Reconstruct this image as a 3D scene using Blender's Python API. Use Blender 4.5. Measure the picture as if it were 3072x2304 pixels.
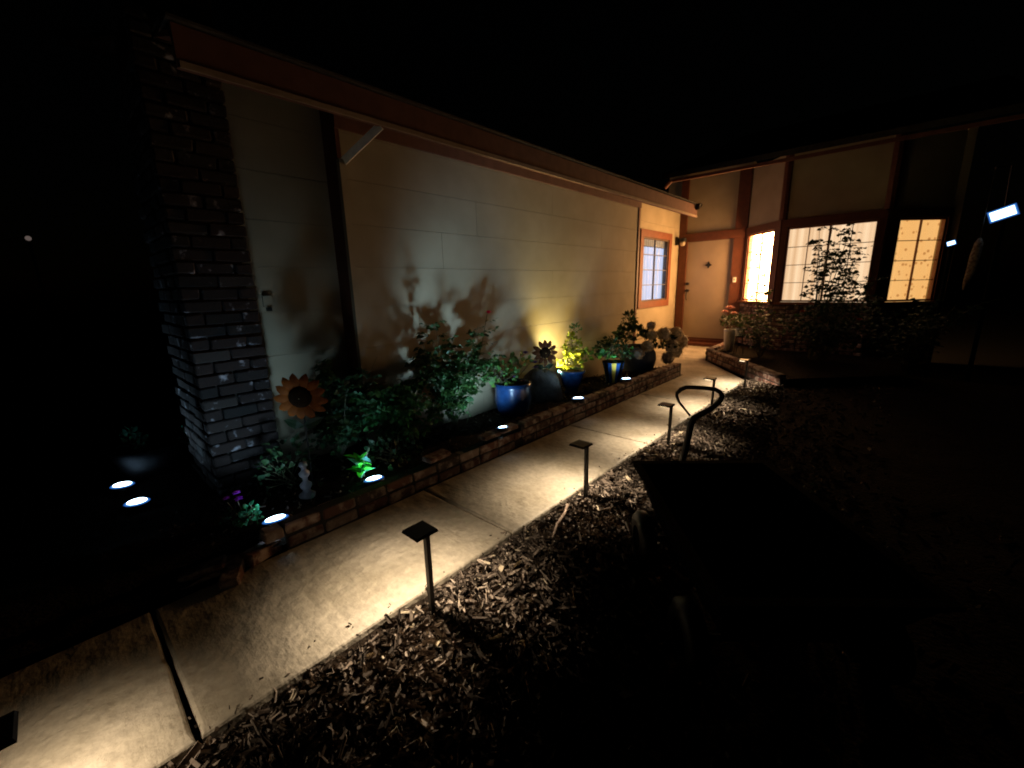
import bpy, math, random
from mathutils import Vector, Matrix, noise
R = random.Random(7)
PI = math.pi
for o in list(bpy.data.objects): bpy.data.objects.remove(o)
SC = bpy.context.scene
COL = SC.collection

# ------------------------------------------------------------------ camera
cam_d = bpy.data.cameras.new("camera")
cam_d.sensor_fit = 'HORIZONTAL'; cam_d.sensor_width = 36; cam_d.lens = 14.755
cam_d.clip_start = 0.05; cam_d.clip_end = 500
cam = bpy.data.objects.new("camera", cam_d); COL.objects.link(cam); SC.camera = cam
def cam_matrix(yaw, pitch, roll, loc):
    f = Vector((-math.sin(yaw)*math.cos(pitch), math.cos(yaw)*math.cos(pitch), -math.sin(pitch)))
    r = f.cross(Vector((0, 0, 1))).normalized(); u = r.cross(f)
    r2 = r*math.cos(roll)+u*math.sin(roll); u2 = -r*math.sin(roll)+u*math.cos(roll)
    m = Matrix((r2, u2, -f)).transposed().to_4x4(); m.translation = loc
    return m
cam.matrix_world = cam_matrix(0.739321, 0.227645, -0.024796, Vector((0, 0, 1.35)))

# ------------------------------------------------------------------ night sky, exposure
W = bpy.data.worlds.new("World"); SC.world = W; W.use_nodes = True
wn = W.node_tree.nodes; wl = W.node_tree.links
sky = wn.new('ShaderNodeTexSky'); sky.sky_type = 'NISHITA'; sky.sun_disc = False
sky.sun_elevation = math.radians(1); sky.sun_rotation = math.radians(200)
wl.new(sky.outputs[0], wn['Background'].inputs[0]); wn['Background'].inputs[1].default_value = 0.00025
SC.view_settings.view_transform = 'Standard'; SC.view_settings.look = 'None'
SC.view_settings.exposure = 0; SC.view_settings.gamma = 1; SC.view_settings.use_curve_mapping = False
SC.render.engine = 'CYCLES'
cy = SC.cycles
cy.use_denoising = True; cy.max_bounces = 6; cy.diffuse_bounces = 1; cy.glossy_bounces = 2
cy.transmission_bounces = 3; cy.transparent_max_bounces = 12; cy.sample_clamp_indirect = 3
cy.caustics_reflective = False; cy.caustics_refractive = False; cy.pixel_filter_type = 'BLACKMAN_HARRIS'
cy.filter_width = 1.9

# ------------------------------------------------------------------ materials
def new_mat(name):
    m = bpy.data.materials.new(name); m.use_nodes = True
    nt = m.node_tree
    return m, nt, nt.nodes['Principled BSDF']
def N(nt, t, **kw):
    n = nt.nodes.new(t)
    for k, v in kw.items(): setattr(n, k, v)
    return n
def mat(name, c1, c2=None, scale=8, rough=0.7, bump=0.0, bscale=60, metal=0, detail=6, spec=0.5, dist=0.01, coat=0, tint=False, objrand=None, transl=0.0):
    m, nt, b = new_mat(name)
    tc = N(nt, 'ShaderNodeTexCoord'); L = nt.links.new
    b.inputs['Roughness'].default_value = rough; b.inputs['Metallic'].default_value = metal
    b.inputs['Specular IOR Level'].default_value = spec
    if coat: b.inputs['Coat Weight'].default_value = coat
    col = None
    c2 = c2 or c1
    no = N(nt, 'ShaderNodeTexNoise'); no.inputs['Scale'].default_value = scale; no.inputs['Detail'].default_value = detail
    L(tc.outputs['Object'], no.inputs['Vector'])
    rp = N(nt, 'ShaderNodeValToRGB'); rp.color_ramp.elements[0].position = .35; rp.color_ramp.elements[1].position = .65
    rp.color_ramp.elements[0].color = (*c1, 1); rp.color_ramp.elements[1].color = (*c2, 1)
    L(no.outputs[0], rp.inputs[0]); col = rp.outputs[0]
    if tint:
        at = N(nt, 'ShaderNodeAttribute'); at.attribute_name = 'tint'
        mx = N(nt, 'ShaderNodeMix', data_type='RGBA', blend_type='MULTIPLY'); mx.inputs[0].default_value = 1
        L(col, mx.inputs[6]); L(at.outputs['Color'], mx.inputs[7]); col = mx.outputs[2]
    L(col, b.inputs['Base Color'])
    if bump:
        n2 = N(nt, 'ShaderNodeTexNoise'); n2.inputs['Scale'].default_value = bscale; n2.inputs['Detail'].default_value = 5
        L(tc.outputs['Object'], n2.inputs['Vector'])
        bp = N(nt, 'ShaderNodeBump'); bp.inputs['Strength'].default_value = bump; bp.inputs['Distance'].default_value = dist
        L(n2.outputs[0], bp.inputs['Height']); L(bp.outputs[0], b.inputs['Normal'])
    if transl:
        tr = N(nt, 'ShaderNodeBsdfTranslucent'); ms = N(nt, 'ShaderNodeMixShader'); ms.inputs[0].default_value = transl
        L(col, tr.inputs[0]); L(b.outputs[0], ms.inputs[1]); L(tr.outputs[0], ms.inputs[2])
        L(ms.outputs[0], nt.nodes['Material Output'].inputs[0])
    return m
def emit(name, col, strength, fold=None, spots=None, vary=.0):
    m, nt, b = new_mat(name); L = nt.links.new
    b.inputs['Base Color'].default_value = (.02, .02, .02, 1)
    b.inputs['Emission Color'].default_value = (*col, 1); b.inputs['Emission Strength'].default_value = strength
    src = None
    if fold:
        tc = N(nt, 'ShaderNodeTexCoord')
        mp = N(nt, 'ShaderNodeMapping'); mp.inputs['Scale'].default_value = (fold, fold, .25)
        L(tc.outputs['Object'], mp.inputs[0])
        no = N(nt, 'ShaderNodeTexNoise'); no.inputs['Scale'].default_value = 1; no.inputs['Detail'].default_value = 4
        L(mp.outputs[0], no.inputs['Vector'])
        rp = N(nt, 'ShaderNodeValToRGB'); rp.color_ramp.elements[0].position = .3; rp.color_ramp.elements[1].position = .62
        k = 1-vary
        rp.color_ramp.elements[0].color = (col[0]*(k+.1), col[1]*k, col[2]*k*.85, 1); rp.color_ramp.elements[1].color = (*col, 1)
        L(no.outputs[0], rp.inputs[0]); src = rp.outputs[0]
        if spots:
            vo = N(nt, 'ShaderNodeTexVoronoi'); vo.inputs['Scale'].default_value = spots
            L(tc.outputs['Object'], vo.inputs['Vector'])
            r2 = N(nt, 'ShaderNodeValToRGB'); r2.color_ramp.elements[0].position = .18; r2.color_ramp.elements[1].position = .3
            r2.color_ramp.elements[0].color = (.62, .5, .42, 1); r2.color_ramp.elements[1].color = (1, 1, 1, 1)
            L(vo.outputs['Distance'], r2.inputs[0])
            mx = N(nt, 'ShaderNodeMix', data_type='RGBA', blend_type='MULTIPLY'); mx.inputs[0].default_value = 1
            L(src, mx.inputs[6]); L(r2.outputs[0], mx.inputs[7]); src = mx.outputs[2]
        L(src, b.inputs['Emission Color'])
    return m

def brick_mat(name='old_brick', kc=1.0, lo=.48, hi=.62, wash=(.5, .4, .36)):
    m, nt, b = new_mat(name); L = nt.links.new
    oi = N(nt, 'ShaderNodeObjectInfo'); tc = N(nt, 'ShaderNodeTexCoord')
    rp = N(nt, 'ShaderNodeValToRGB'); cr = rp.color_ramp; cr.interpolation = 'CONSTANT'
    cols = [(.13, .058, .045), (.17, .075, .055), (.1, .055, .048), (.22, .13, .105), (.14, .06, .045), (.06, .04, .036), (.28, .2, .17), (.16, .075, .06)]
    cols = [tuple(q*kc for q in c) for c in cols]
    cr.elements[0].color = (*cols[0], 1); cr.elements[1].position = 1/8; cr.elements[1].color = (*cols[1], 1)
    for i in range(2, 8):
        e = cr.elements.new(i/8); e.color = (*cols[i], 1)
    L(oi.outputs['Random'], rp.inputs[0])
    va = N(nt, 'ShaderNodeVectorMath', operation='MULTIPLY_ADD'); va.inputs[1].default_value = (1, 1, 1)
    L(tc.outputs['Object'], va.inputs[0])
    cx = N(nt, 'ShaderNodeCombineXYZ'); mm = N(nt, 'ShaderNodeMath', operation='MULTIPLY'); mm.inputs[1].default_value = 50
    L(oi.outputs['Random'], mm.inputs[0]); L(mm.outputs[0], cx.inputs[0]); L(cx.outputs[0], va.inputs[2])
    no = N(nt, 'ShaderNodeTexNoise'); no.inputs['Scale'].default_value = 13; no.inputs['Detail'].default_value = 6; no.inputs['Roughness'].default_value = .6
    L(va.outputs[0], no.inputs['Vector'])
    r2 = N(nt, 'ShaderNodeValToRGB'); r2.color_ramp.elements[0].position = lo; r2.color_ramp.elements[1].position = hi
    r2.color_ramp.elements[0].color = (0, 0, 0, 1); r2.color_ramp.elements[1].color = (.8, .8, .8, 1)
    L(no.outputs[0], r2.inputs[0])
    mx = N(nt, 'ShaderNodeMix', data_type='RGBA'); L(r2.outputs[0], mx.inputs[0]); L(rp.outputs[0], mx.inputs[6]); mx.inputs[7].default_value = (*wash, 1)
    L(mx.outputs[2], b.inputs['Base Color']); b.inputs['Roughness'].default_value = .9
    n2 = N(nt, 'ShaderNodeTexNoise'); n2.inputs['Scale'].default_value = 60; n2.inputs['Detail'].default_value = 5
    L(va.outputs[0], n2.inputs['Vector'])
    bp = N(nt, 'ShaderNodeBump'); bp.inputs['Strength'].default_value = .8; bp.inputs['Distance'].default_value = .006
    L(n2.outputs[0], bp.inputs['Height']); L(bp.outputs[0], b.inputs['Normal'])
    return m

def concrete_mat():
    m, nt, b = new_mat('concrete'); L = nt.links.new
    ge = N(nt, 'ShaderNodeNewGeometry')
    def noise_(s, d, r=.55):
        n = N(nt, 'ShaderNodeTexNoise'); n.inputs['Scale'].default_value = s; n.inputs['Detail'].default_value = d; n.inputs['Roughness'].default_value = r
        L(ge.outputs['Position'], n.inputs['Vector']); return n
    a = noise_(2.2, 7); r1 = N(nt, 'ShaderNodeValToRGB'); r1.color_ramp.elements[0].position = .33; r1.color_ramp.elements[1].position = .68
    r1.color_ramp.elements[0].color = (.33, .29, .22, 1); r1.color_ramp.elements[1].color = (.6, .54, .45, 1)
    L(a.outputs[0], r1.inputs[0])
    c = noise_(24, 6, .65); r2 = N(nt, 'ShaderNodeValToRGB'); r2.color_ramp.elements[0].position = .32; r2.color_ramp.elements[1].position = .66
    r2.color_ramp.elements[0].color = (.78, .76, .74, 1); r2.color_ramp.elements[1].color = (1.1, 1.08, 1.05, 1)
    L(c.outputs[0], r2.inputs[0])
    mx = N(nt, 'ShaderNodeMix', data_type='RGBA', blend_type='MULTIPLY'); mx.inputs[0].default_value = 1
    L(r1.outputs[0], mx.inputs[6]); L(r2.outputs[0], mx.inputs[7])
    # small dark stains
    v = N(nt, 'ShaderNodeTexVoronoi'); v.inputs['Scale'].default_value = 3.2; L(ge.outputs['Position'], v.inputs['Vector'])
    r3 = N(nt, 'ShaderNodeValToRGB'); r3.color_ramp.elements[0].position = .035; r3.color_ramp.elements[1].position = .075
    r3.color_ramp.elements[0].color = (.45, .38, .3, 1); r3.color_ramp.elements[1].color = (1, 1, 1, 1); L(v.outputs['Distance'], r3.inputs[0])
    m2 = N(nt, 'ShaderNodeMix', data_type='RGBA', blend_type='MULTIPLY'); m2.inputs[0].default_value = 1
    L(mx.outputs[2], m2.inputs[6]); L(r3.outputs[0], m2.inputs[7])
    L(m2.outputs[2], b.inputs['Base Color']); b.inputs['Roughness'].default_value = .62; b.inputs['Specular IOR Level'].default_value = .35
    # broom finish: fine streaks across the walk, plus gentle waves
    mp = N(nt, 'ShaderNodeMapping'); mp.inputs['Scale'].default_value = (5, 60, 1); mp.inputs['Rotation'].default_value = (0, 0, .35)
    L(ge.outputs['Position'], mp.inputs[0]); br = N(nt, 'ShaderNodeTexNoise'); br.inputs['Scale'].default_value = 1; br.inputs['Detail'].default_value = 4; L(mp.outputs[0], br.inputs['Vector'])
    w = noise_(9, 5)
    b1 = N(nt, 'ShaderNodeBump'); b1.inputs['Strength'].default_value = .35; b1.inputs['Distance'].default_value = .006; L(br.outputs[0], b1.inputs['Height'])
    b2 = N(nt, 'ShaderNodeBump'); b2.inputs['Strength'].default_value = .7; b2.inputs['Distance'].default_value = .03; L(w.outputs[0], b2.inputs['Height']); L(b1.outputs[0], b2.inputs['Normal'])
    L(b2.outputs[0], b.inputs['Normal'])
    return m

M_TRIMS = mat('tan_strip', (.3, .2, .13), (.36, .25, .17), 9, .7)
M_TRIM_SHADE = mat('shaded_brown_trim', (.1, .03, .013), (.13, .038, .016), 12, .65, .15, 90, dist=.003)  # darker copy of the brown trim, shade of dimmer trim put into colour
M_SID = mat('cream_siding', (.34, .28, .185), (.4, .33, .225), 3, .8, .12, 120, dist=.004)
M_TRIM = mat('brown_trim', (.17, .048, .018), (.21, .062, .023), 12, .6, .15, 90, dist=.003)
M_FASC = mat('fascia_paint', (.13, .05, .032), (.17, .068, .044), 9, .75, .1, 80, dist=.003)
M_DOOR = mat('door_paint', (.36, .28, .2), (.4, .31, .22), 3, .5, .05, 60, dist=.003)
M_DRED = mat('dark_red_wood', (.12, .03, .015), (.16, .045, .02), 14, .6)
M_ROOF = mat('shingle', (.025, .02, .018), (.05, .042, .036), 20, .95, .6, 200)
M_BRICK = brick_mat()
M_BRKD = brick_mat('shade_dark_brick', .09, .6, .7, (.4, .38, .42))  # brick colours darkened so the chimney stays in night shade
M_MORT = mat('dark_mortar', (.035, .03, .027), (.06, .052, .045), 30, .95, .5, 100)
M_CONC = concrete_mat()
M_SOIL = mat('soil', (.01, .007, .005), (.028, .019, .013), 25, 1.0, .9, 60, dist=.03, spec=.1)
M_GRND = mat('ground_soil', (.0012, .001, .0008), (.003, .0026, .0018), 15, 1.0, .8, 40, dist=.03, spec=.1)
M_CHIP = mat('bark_chip', (.8, .75, .7), (1.1, 1.05, 1.0), 90, .85, .5, 300, tint=True, spec=.25, dist=.002)
M_BLK = mat('black_metal', (.008, .008, .009), (.014, .013, .013), 40, .45, .1, 200, spec=.4, dist=.001)
M_POLY = mat('black_poly', (.0025, .0025, .003), (.004, .004, .0045), 30, .95, .1, 200, spec=.02, dist=.001)
M_WHT = mat('white_paint', (.62, .62, .58), (.75, .74, .7), 20, .5, .1, 80, dist=.002)
M_LEAF = mat('rose_leaf', (.8, .8, .8), (1.1, 1.1, 1.1), 30, .5, tint=True, transl=.25, spec=.3)
M_STEM = mat('stem', (.06, .07, .03), (.1, .09, .05), 40, .7)
M_BLUE = mat('blue_glaze', (.008, .03, .1), (.016, .06, .18), 14, .22, .1, 60, spec=.6, dist=.004)
M_BLGR = mat('blue_grey_glaze', (.07, .08, .11), (.12, .12, .14), 9, .4, .15, 40, dist=.004)
M_YEL = mat('yellow_glaze', (.6, .36, .04), (.7, .45, .06), 9, .3)
M_PWHT = mat('white_glaze', (.2, .19, .21), (.36, .34, .36), 12, .35, .2, 60, dist=.003)
M_ROCK = mat('boulder_grey', (.07, .07, .065), (.15, .145, .135), 9, .9, .7, 30, dist=.02)
M_PETO = mat('orange_petal', (.17, .042, .006), (.26, .07, .009), 18, .7, .2, 60, dist=.003, spec=.15)
M_PETD = mat('backlit_petal', (.06, .018, .006), (.09, .028, .008), 18, .7, spec=.1)  # petals darkened to look backlit, shade put into the colour
M_SEED = mat('seed_head', (.012, .007, .004), (.03, .015, .008), 80, 1.0, .9, 160, spec=.02)
M_LENSW = emit('warm_lens', (1, .8, .48), 5)
M_LED = emit('cool_led', (.55, .8, 1.0), 14)
M_HALO = emit('glare_halo_outer', (.04, .2, .75), .5)  # outer blue glow added around lenses, standing in for a glare halo
M_HALO2 = emit('glare_halo_inner', (.12, .38, .9), .9)  # brighter inner band of the glow added as a glare halo
M_GLS, nt, b = new_mat('window_glass')
tr = N(nt, 'ShaderNodeBsdfTransparent'); gl = N(nt, 'ShaderNodeBsdfGlossy'); gl.inputs['Roughness'].default_value = .03
ms = N(nt, 'ShaderNodeMixShader'); ms.inputs[0].default_value = .05
nt.links.new(tr.outputs[0], ms.inputs[1]); nt.links.new(gl.outputs[0], ms.inputs[2]); nt.links.new(ms.outputs[0], nt.nodes['Material Output'].inputs[0])

# ------------------------------------------------------------------ mesh helpers
class MB:
    def __init__(s): s.v = []; s.f = []; s.t = []; s.tint = (1, 1, 1); s.any = False
    def add(s, vs, fs, tint=None):
        n = len(s.v); s.v += [tuple(p) for p in vs]; s.f += [tuple(n+i for i in q) for q in fs]
        s.t += [tint or s.tint]*len(vs)
        if tint: s.any = True
        return s
    def box(s, x0, x1, y0, y1, z0, z1, tint=None):
        return s.add([(x0, y0, z0), (x1, y0, z0), (x1, y1, z0), (x0, y1, z0), (x0, y0, z1), (x1, y0, z1), (x1, y1, z1), (x0, y1, z1)],
                     [(3, 2, 1, 0), (4, 5, 6, 7), (0, 1, 5, 4), (1, 2, 6, 5), (2, 3, 7, 6), (3, 0, 4, 7)], tint)
    def obox(s, c, ax, ay, az, tint=None):
        c = Vector(c); vs = [c+ax*i+ay*j+az*k for k in (-1, 1) for i, j in ((-1, -1), (1, -1), (1, 1), (-1, 1))]
        return s.add(vs, [(3, 2, 1, 0), (4, 5, 6, 7), (0, 1, 5, 4), (1, 2, 6, 5), (2, 3, 7, 6), (3, 0, 4, 7)], tint)
    def tube(s, pts, rad, n=8, tint=None, cap=True):
        pts = [Vector(p) for p in pts]; m = len(pts)
        if not isinstance(rad, (list, tuple)): rad = [rad]*m
        vs = []; up = Vector((0, 0, 1)); prev = None
        for i, p in enumerate(pts):
            d = (pts[min(i+1, m-1)]-pts[max(i-1, 0)]).normalized()
            if prev is None:
                a = d.cross(up if abs(d.z) < .9 else Vector((1, 0, 0))).normalized()
            else:
                a = (prev-d*prev.dot(d)).normalized()
            prev = a; b_ = d.cross(a)
            for k in range(n):
                t = 2*PI*k/n; vs.append(p+(a*math.cos(t)+b_*math.sin(t))*rad[i])
        fs = [(i*n+k, i*n+(k+1) % n, (i+1)*n+(k+1) % n, (i+1)*n+k) for i in range(m-1) for k in range(n)]
        if cap: fs += [tuple(range(n-1, -1, -1)), tuple((m-1)*n+k for k in range(n))]
        return s.add(vs, fs, tint)
    def lathe(s, prof, c=(0, 0, 0), n=28, tint=None, wob=0):
        vs = []; m = len(prof)
        for r, z in prof:
            for k in range(n):
                t = 2*PI*k/n; rr = r*(1+wob*math.sin(3*t+z*9))
                vs.append((c[0]+rr*math.cos(t), c[1]+rr*math.sin(t), c[2]+z))
        fs = [(i*n+k, i*n+(k+1) % n, (i+1)*n+(k+1) % n, (i+1)*n+k) for i in range(m-1) for k in range(n)]
        return s.add(vs, fs, tint)
    def leaf(s, p, d, nrm, ln, wd, tint=None, bend=.15):
        p = Vector(p); d = d.normalized(); sd = d.cross(nrm)
        if sd.length < 1e-4: sd = d.cross(Vector((.3, .5, .8)))
        sd.normalize(); n_ = sd.cross(d)
        m1 = p+d*ln*.33+n_*ln*.06; m2 = p+d*ln*.7+n_*ln*(-bend*.3); tip = p+d*ln-n_*ln*bend
        vs = [p, m1+sd*wd*.5+n_*wd*.12, m1, m1-sd*wd*.5+n_*wd*.12, m2+sd*wd*.36+n_*wd*.1, m2, m2-sd*wd*.36+n_*wd*.1, tip]
        return s.add(vs, [(0, 1, 2), (0, 2, 3), (1, 4, 5, 2), (2, 5, 6, 3), (4, 7, 5), (5, 7, 6)], tint)
    def leaf4(s, p, d, nrm, ln, wd, tint=None):
        p = Vector(p); d = d.normalized(); sd = d.cross(nrm)
        if sd.length < 1e-4: sd = d.cross(Vector((.3, .5, .8)))
        sd.normalize(); n_ = sd.cross(d); m = p+d*ln*.45
        return s.add([p, m+sd*wd*.5+n_*wd*.15, p+d*ln, m-sd*wd*.5+n_*wd*.15], [(0, 1, 2), (0, 2, 3)], tint)
    def blob(s, c, r, n=10, m=7, amp=.15, fr=3, seed=0, tint=None, zmin=None):
        c = Vector(c); r = Vector(r) if isinstance(r, (tuple, list)) else Vector((r, r, r)); vs = []
        for i in range(m+1):
            ph = PI*i/m
            for k in range(n):
                t = 2*PI*k/n; d = Vector((math.sin(ph)*math.cos(t), math.sin(ph)*math.sin(t), math.cos(ph)))
                q = 1+amp*noise.noise(d*fr+Vector((seed, seed*.7, 0)))
                p = c+Vector((d.x*r.x, d.y*r.y, d.z*r.z))*q
                if zmin is not None: p.z = max(p.z, zmin)
                vs.append(p)
        fs = [(i*n+k, i*n+(k+1) % n, (i+1)*n+(k+1) % n, (i+1)*n+k) for i in range(m) for k in range(n)]
        return s.add(vs, fs, tint)
    def mesh(s, name, m, smooth=False):
        me = bpy.data.meshes.new(name); me.from_pydata(s.v, [], s.f); me.materials.append(m)
        if s.any:
            at = me.attributes.new('tint', 'FLOAT_COLOR', 'POINT')
            at.data.foreach_set('color', [c for t in s.t for c in (*t, 1)])
        if smooth: me.polygons.foreach_set('use_smooth', [True]*len(me.polygons))
        me.update(); return me
WP = {}                                   # world position of every object made
def place(o, parent=None, at=(0, 0, 0)):
    at = Vector(at); COL.objects.link(o)
    if parent: o.parent = parent; o.location = at-WP[parent.name]
    else: o.location = at
    WP[o.name] = at; return o
def ob(name, mb, m, parent=None, at=(0, 0, 0), smooth=False, kind=None, label=None):
    me = mb if isinstance(mb, bpy.types.Mesh) else mb.mesh(name, m, smooth)
    o = bpy.data.objects.new(name, me); place(o, parent, at)
    if kind: o['kind'] = kind
    if label: o['label'] = label
    return o
def thing(name, label, cat, at=(0, 0, 0), group=None, parent=None):
    o = bpy.data.objects.new(name, None); o.empty_display_size = .1; place(o, None, at)
    tag(o, label, cat, group); return o
def tag(o, label, cat, group=None):
    o['label'] = label; o['category'] = cat
    if group: o['group'] = group
    return o
def dup(root, at, rot=None, label=None):
    def cp(o, par):
        c = o.copy(); COL.objects.link(c)
        if par: c.parent = par
        for ch in o.children: cp(ch, c)
        return c
    r = cp(root, None); r.location = at
    if rot is not None: r.rotation_euler = rot
    if label: r['label'] = label
    return r
def lamp(name, typ, at, col, power, parent=None, size=.01, aim=None, cone=160, blend=.3, smooth=0):
    ld = bpy.data.lights.new(name, typ); ld.color = col; ld.energy = power
    ld.shadow_soft_size = size
    if typ == 'SPOT': ld.spot_size = math.radians(cone); ld.spot_blend = blend
    if smooth:
        ld.use_nodes = True; nt = ld.node_tree; em = nt.nodes['Emission']
        fo = nt.nodes.new('ShaderNodeLightFalloff'); fo.inputs['Strength'].default_value = 1; fo.inputs['Smooth'].default_value = smooth
        nt.links.new(fo.outputs['Quadratic'], em.inputs['Strength'])
    o = bpy.data.objects.new(name, ld); place(o, parent, at)
    if aim: o.rotation_euler = Vector(aim).to_track_quat('-Z', 'Y').to_euler()
    return o
V = Vector
def rv(a=1.0): return V((R.uniform(-a, a), R.uniform(-a, a), R.uniform(-a, a)))

# chamfered brick meshes, 1 x 1 x 1 in real size (length y, depth x, height z)
def brick_mesh(dx, dy, dz, seed, m, ch=.006):
    r = random.Random(seed); mb = MB(); vs = []; idx = {}
    for sx in (-1, 1):
        for sy in (-1, 1):
            for sz in (-1, 1):
                j = [r.uniform(-1, 1)*.0025 for _ in range(3)]; c_ = ch*r.uniform(.7, 1.9)
                hx, hy, hz = dx/2+j[0], dy/2+j[1], dz/2+j[2]
                idx[sx, sy, sz] = len(vs)
                vs += [(sx*hx, sy*(hy-c_), sz*(hz-c_)), (sx*(hx-c_), sy*hy, sz*(hz-c_)), (sx*(hx-c_), sy*(hy-c_), sz*hz)]
    fs = []
    I = lambda a, b_, c_, k: idx[a, b_, c_]+k
    for s_ in (-1, 1):
        q = [I(s_, -1, -1, 0), I(s_, 1, -1, 0), I(s_, 1, 1, 0), I(s_, -1, 1, 0)]; fs.append(q if s_ > 0 else q[::-1])
        q = [I(-1, s_, -1, 1), I(-1, s_, 1, 1), I(1, s_, 1, 1), I(1, s_, -1, 1)]; fs.append(q if s_ > 0 else q[::-1])
        q = [I(-1, -1, s_, 2), I(1, -1, s_, 2), I(1, 1, s_, 2), I(-1, 1, s_, 2)]; fs.append(q if s_ > 0 else q[::-1])
    for a in (-1, 1):
        for c_ in (-1, 1):
            fs.append([I(a, c_, -1, 0), I(a, c_, 1, 0), I(a, c_, 1, 1), I(a, c_, -1, 1)])
            fs.append([I(a, -1, c_, 0), I(a, 1, c_, 0), I(a, 1, c_, 2), I(a, -1, c_, 2)])
            fs.append([I(-1, a, c_, 1), I(1, a, c_, 1), I(1, a, c_, 2), I(-1, a, c_, 2)])
            for z in (-1, 1): fs.append([I(a, c_, z, 0), I(a, c_, z, 1), I(a, c_, z, 2)])
    mb.add(vs, fs); me = mb.mesh('brick', m)
    return me
BR = [brick_mesh(.09, .194, .061, i, M_BRICK) for i in range(6)]
BRD = [brick_mesh(.09, .194, .064, 40+i, M_BRKD) for i in range(5)]
BRDH = [brick_mesh(.09, .092, .064, 50+i, M_BRKD) for i in range(3)]
BRH = [brick_mesh(.09, .092, .061, 20+i, M_BRICK) for i in range(3)]
def brick_at(p, rotz, parent, half=False, sc=None, dark=False):
    o = bpy.data.objects.new('brick', R.choice((BRDH if half else BRD) if dark else (BRH if half else BR))); place(o, parent, p)
    o.rotation_euler = (R.uniform(-.012, .012), R.uniform(-.012, .012), rotz+R.uniform(-.02, .02)+(PI if R.random() < .5 else 0))
    if sc: o.scale = sc
    return o
def brick_run(p0, d, length, z0, rows, parent, pitch=.206, rowh=.076, depth_jit=.006, start=0):
    """courses of bricks whose centre line runs from p0 along unit vector d"""
    rz = math.atan2(d[1], d[0])-PI/2
    for k in range(rows):
        s = -.05 if (k+start) % 2 else .055
        first = True
        while s < length-.02:
            half = (first and (k+start) % 2)
            ln = .1 if half else pitch
            if s+ln > length+.03:
                if length-s > .08: half = True; ln = .1
                else: break
            c = s+ln/2-.055
            n = (d[1], -d[0]); j = R.uniform(-depth_jit, depth_jit)
            brick_at((p0[0]+d[0]*c+n[0]*j, p0[1]+d[1]*c+n[1]*j, z0+k*rowh+.034), rz, parent, half)
            s += ln; first = False

# ------------------------------------------------------------------ ground, beds, path
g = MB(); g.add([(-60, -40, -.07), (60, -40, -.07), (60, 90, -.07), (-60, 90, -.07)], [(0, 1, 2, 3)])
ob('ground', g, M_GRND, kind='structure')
def grid(name, x0, x1, y0, y1, st, zf, m, kind='structure'):
    nx = int((x1-x0)/st)+1; ny = int((y1-y0)/st)+1; mb = MB()
    vs = [(x0+(x1-x0)*i/(nx-1), y0+(y1-y0)*j/(ny-1), zf(x0+(x1-x0)*i/(nx-1), y0+(y1-y0)*j/(ny-1))) for j in range(ny) for i in range(nx)]
    fs = [(j*nx+i, j*nx+i+1, (j+1)*nx+i+1, (j+1)*nx+i) for j in range(ny-1) for i in range(nx-1)]
    mb.add(vs, fs); return ob(name, mb, m, kind=kind, smooth=True)
def bedz(x, y):
    z = .085+.028*noise.noise(V((x*3, y*3, 0)))+.016*noise.noise(V((x*13, y*13, 3)))
    return z-.06*max(0, min(1, (-2.75-x)/.4))
grid('flower_bed_soil', -6.5, -2.36, -2.5, 6.2, .045, bedz, M_SOIL)
def mulz(x, y):
    e = min(1, max(0, (x+1.43)/.25))
    return -.035+.03*e+.03*e*noise.noise(V((x*1.7, y*1.7, 9)))+.012*noise.noise(V((x*9, y*9, 2)))
grid('bed_end_soil', -2.4, -2.268, -2.5, .66, .033, lambda x, y: .035+.02*noise.noise(V((x*14, y*11, 4))), M_SOIL)
grid('mulch_ground', -1.45, 3.2, -2.0, 7.9, .06, mulz, M_SOIL)

pth = bpy.data.objects.new('path', None); place(pth, None, (-1.85, 3, 0)); pth['kind'] = 'structure'
def slab(poly, z1=0.0, z0=-.1, jit=.004):
    """concrete slab with a rounded, slightly ragged arris"""
    mb = MB(); pts = []
    n = len(poly)
    for i in range(n):
        a, b_ = V((*poly[i], 0)), V((*poly[(i+1) % n], 0)); k = max(1, int((b_-a).length/.05))
        d = (b_-a).normalized(); nn = V((d.y, -d.x, 0))
        for q in range(k):
            p = a+(b_-a)*q/k; p += nn*(noise.noise(V((p.x*9, p.y*9, 5)))*jit-abs(jit)*.3); pts.append(p)
    c = sum(pts, V())/len(pts); m_ = len(pts)
    vs = []
    for inset, z in ((0, z0), (0, z1-.012), (.004, z1-.004), (.012, z1)):
        for i, p in enumerate(pts):
            d = (pts[(i+1) % m_]-pts[i-1]).normalized(); nn = V((-d.y, d.x, 0))
            vs.append(p+nn*inset+V((0, 0, z)))
    fs = [(r_*m_+i, r_*m_+(i+1) % m_, (r_+1)*m_+(i+1) % m_, (r_+1)*m_+i) for r_ in range(3) for i in range(m_)]
    fs.append(tuple(3*m_+i for i in range(m_)))
    return mb.add(vs, fs)
XR, XL = -1.44, -2.262
GAP = .009
for a, b_ in ((-2.6, -1.45), (-1.45, .088), (.088, 1.55), (1.55, 3.31), (3.31, 4.86)):
    g_ = GAP if a < 0 or b_ < .1 else GAP*.6
    ob('concrete_slab', slab([(XL, a+g_), (XR, a+g_), (XR, b_-g_), (XL, b_-g_)]), M_CONC, pth)
ob('concrete_slab', slab([(XL, 4.865), (XR, 4.865), (XR, 6.42), (-2.43, 7.78), (-3.7, 7.78), (-3.7, 6.46), (XL, 6.3)]), M_CONC, pth)
ob('concrete_slab', slab([(-3.72, 7.79), (-2.43, 7.79), (-2.43, 9.4), (-3.72, 9.4)]), M_CONC, pth)

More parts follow.
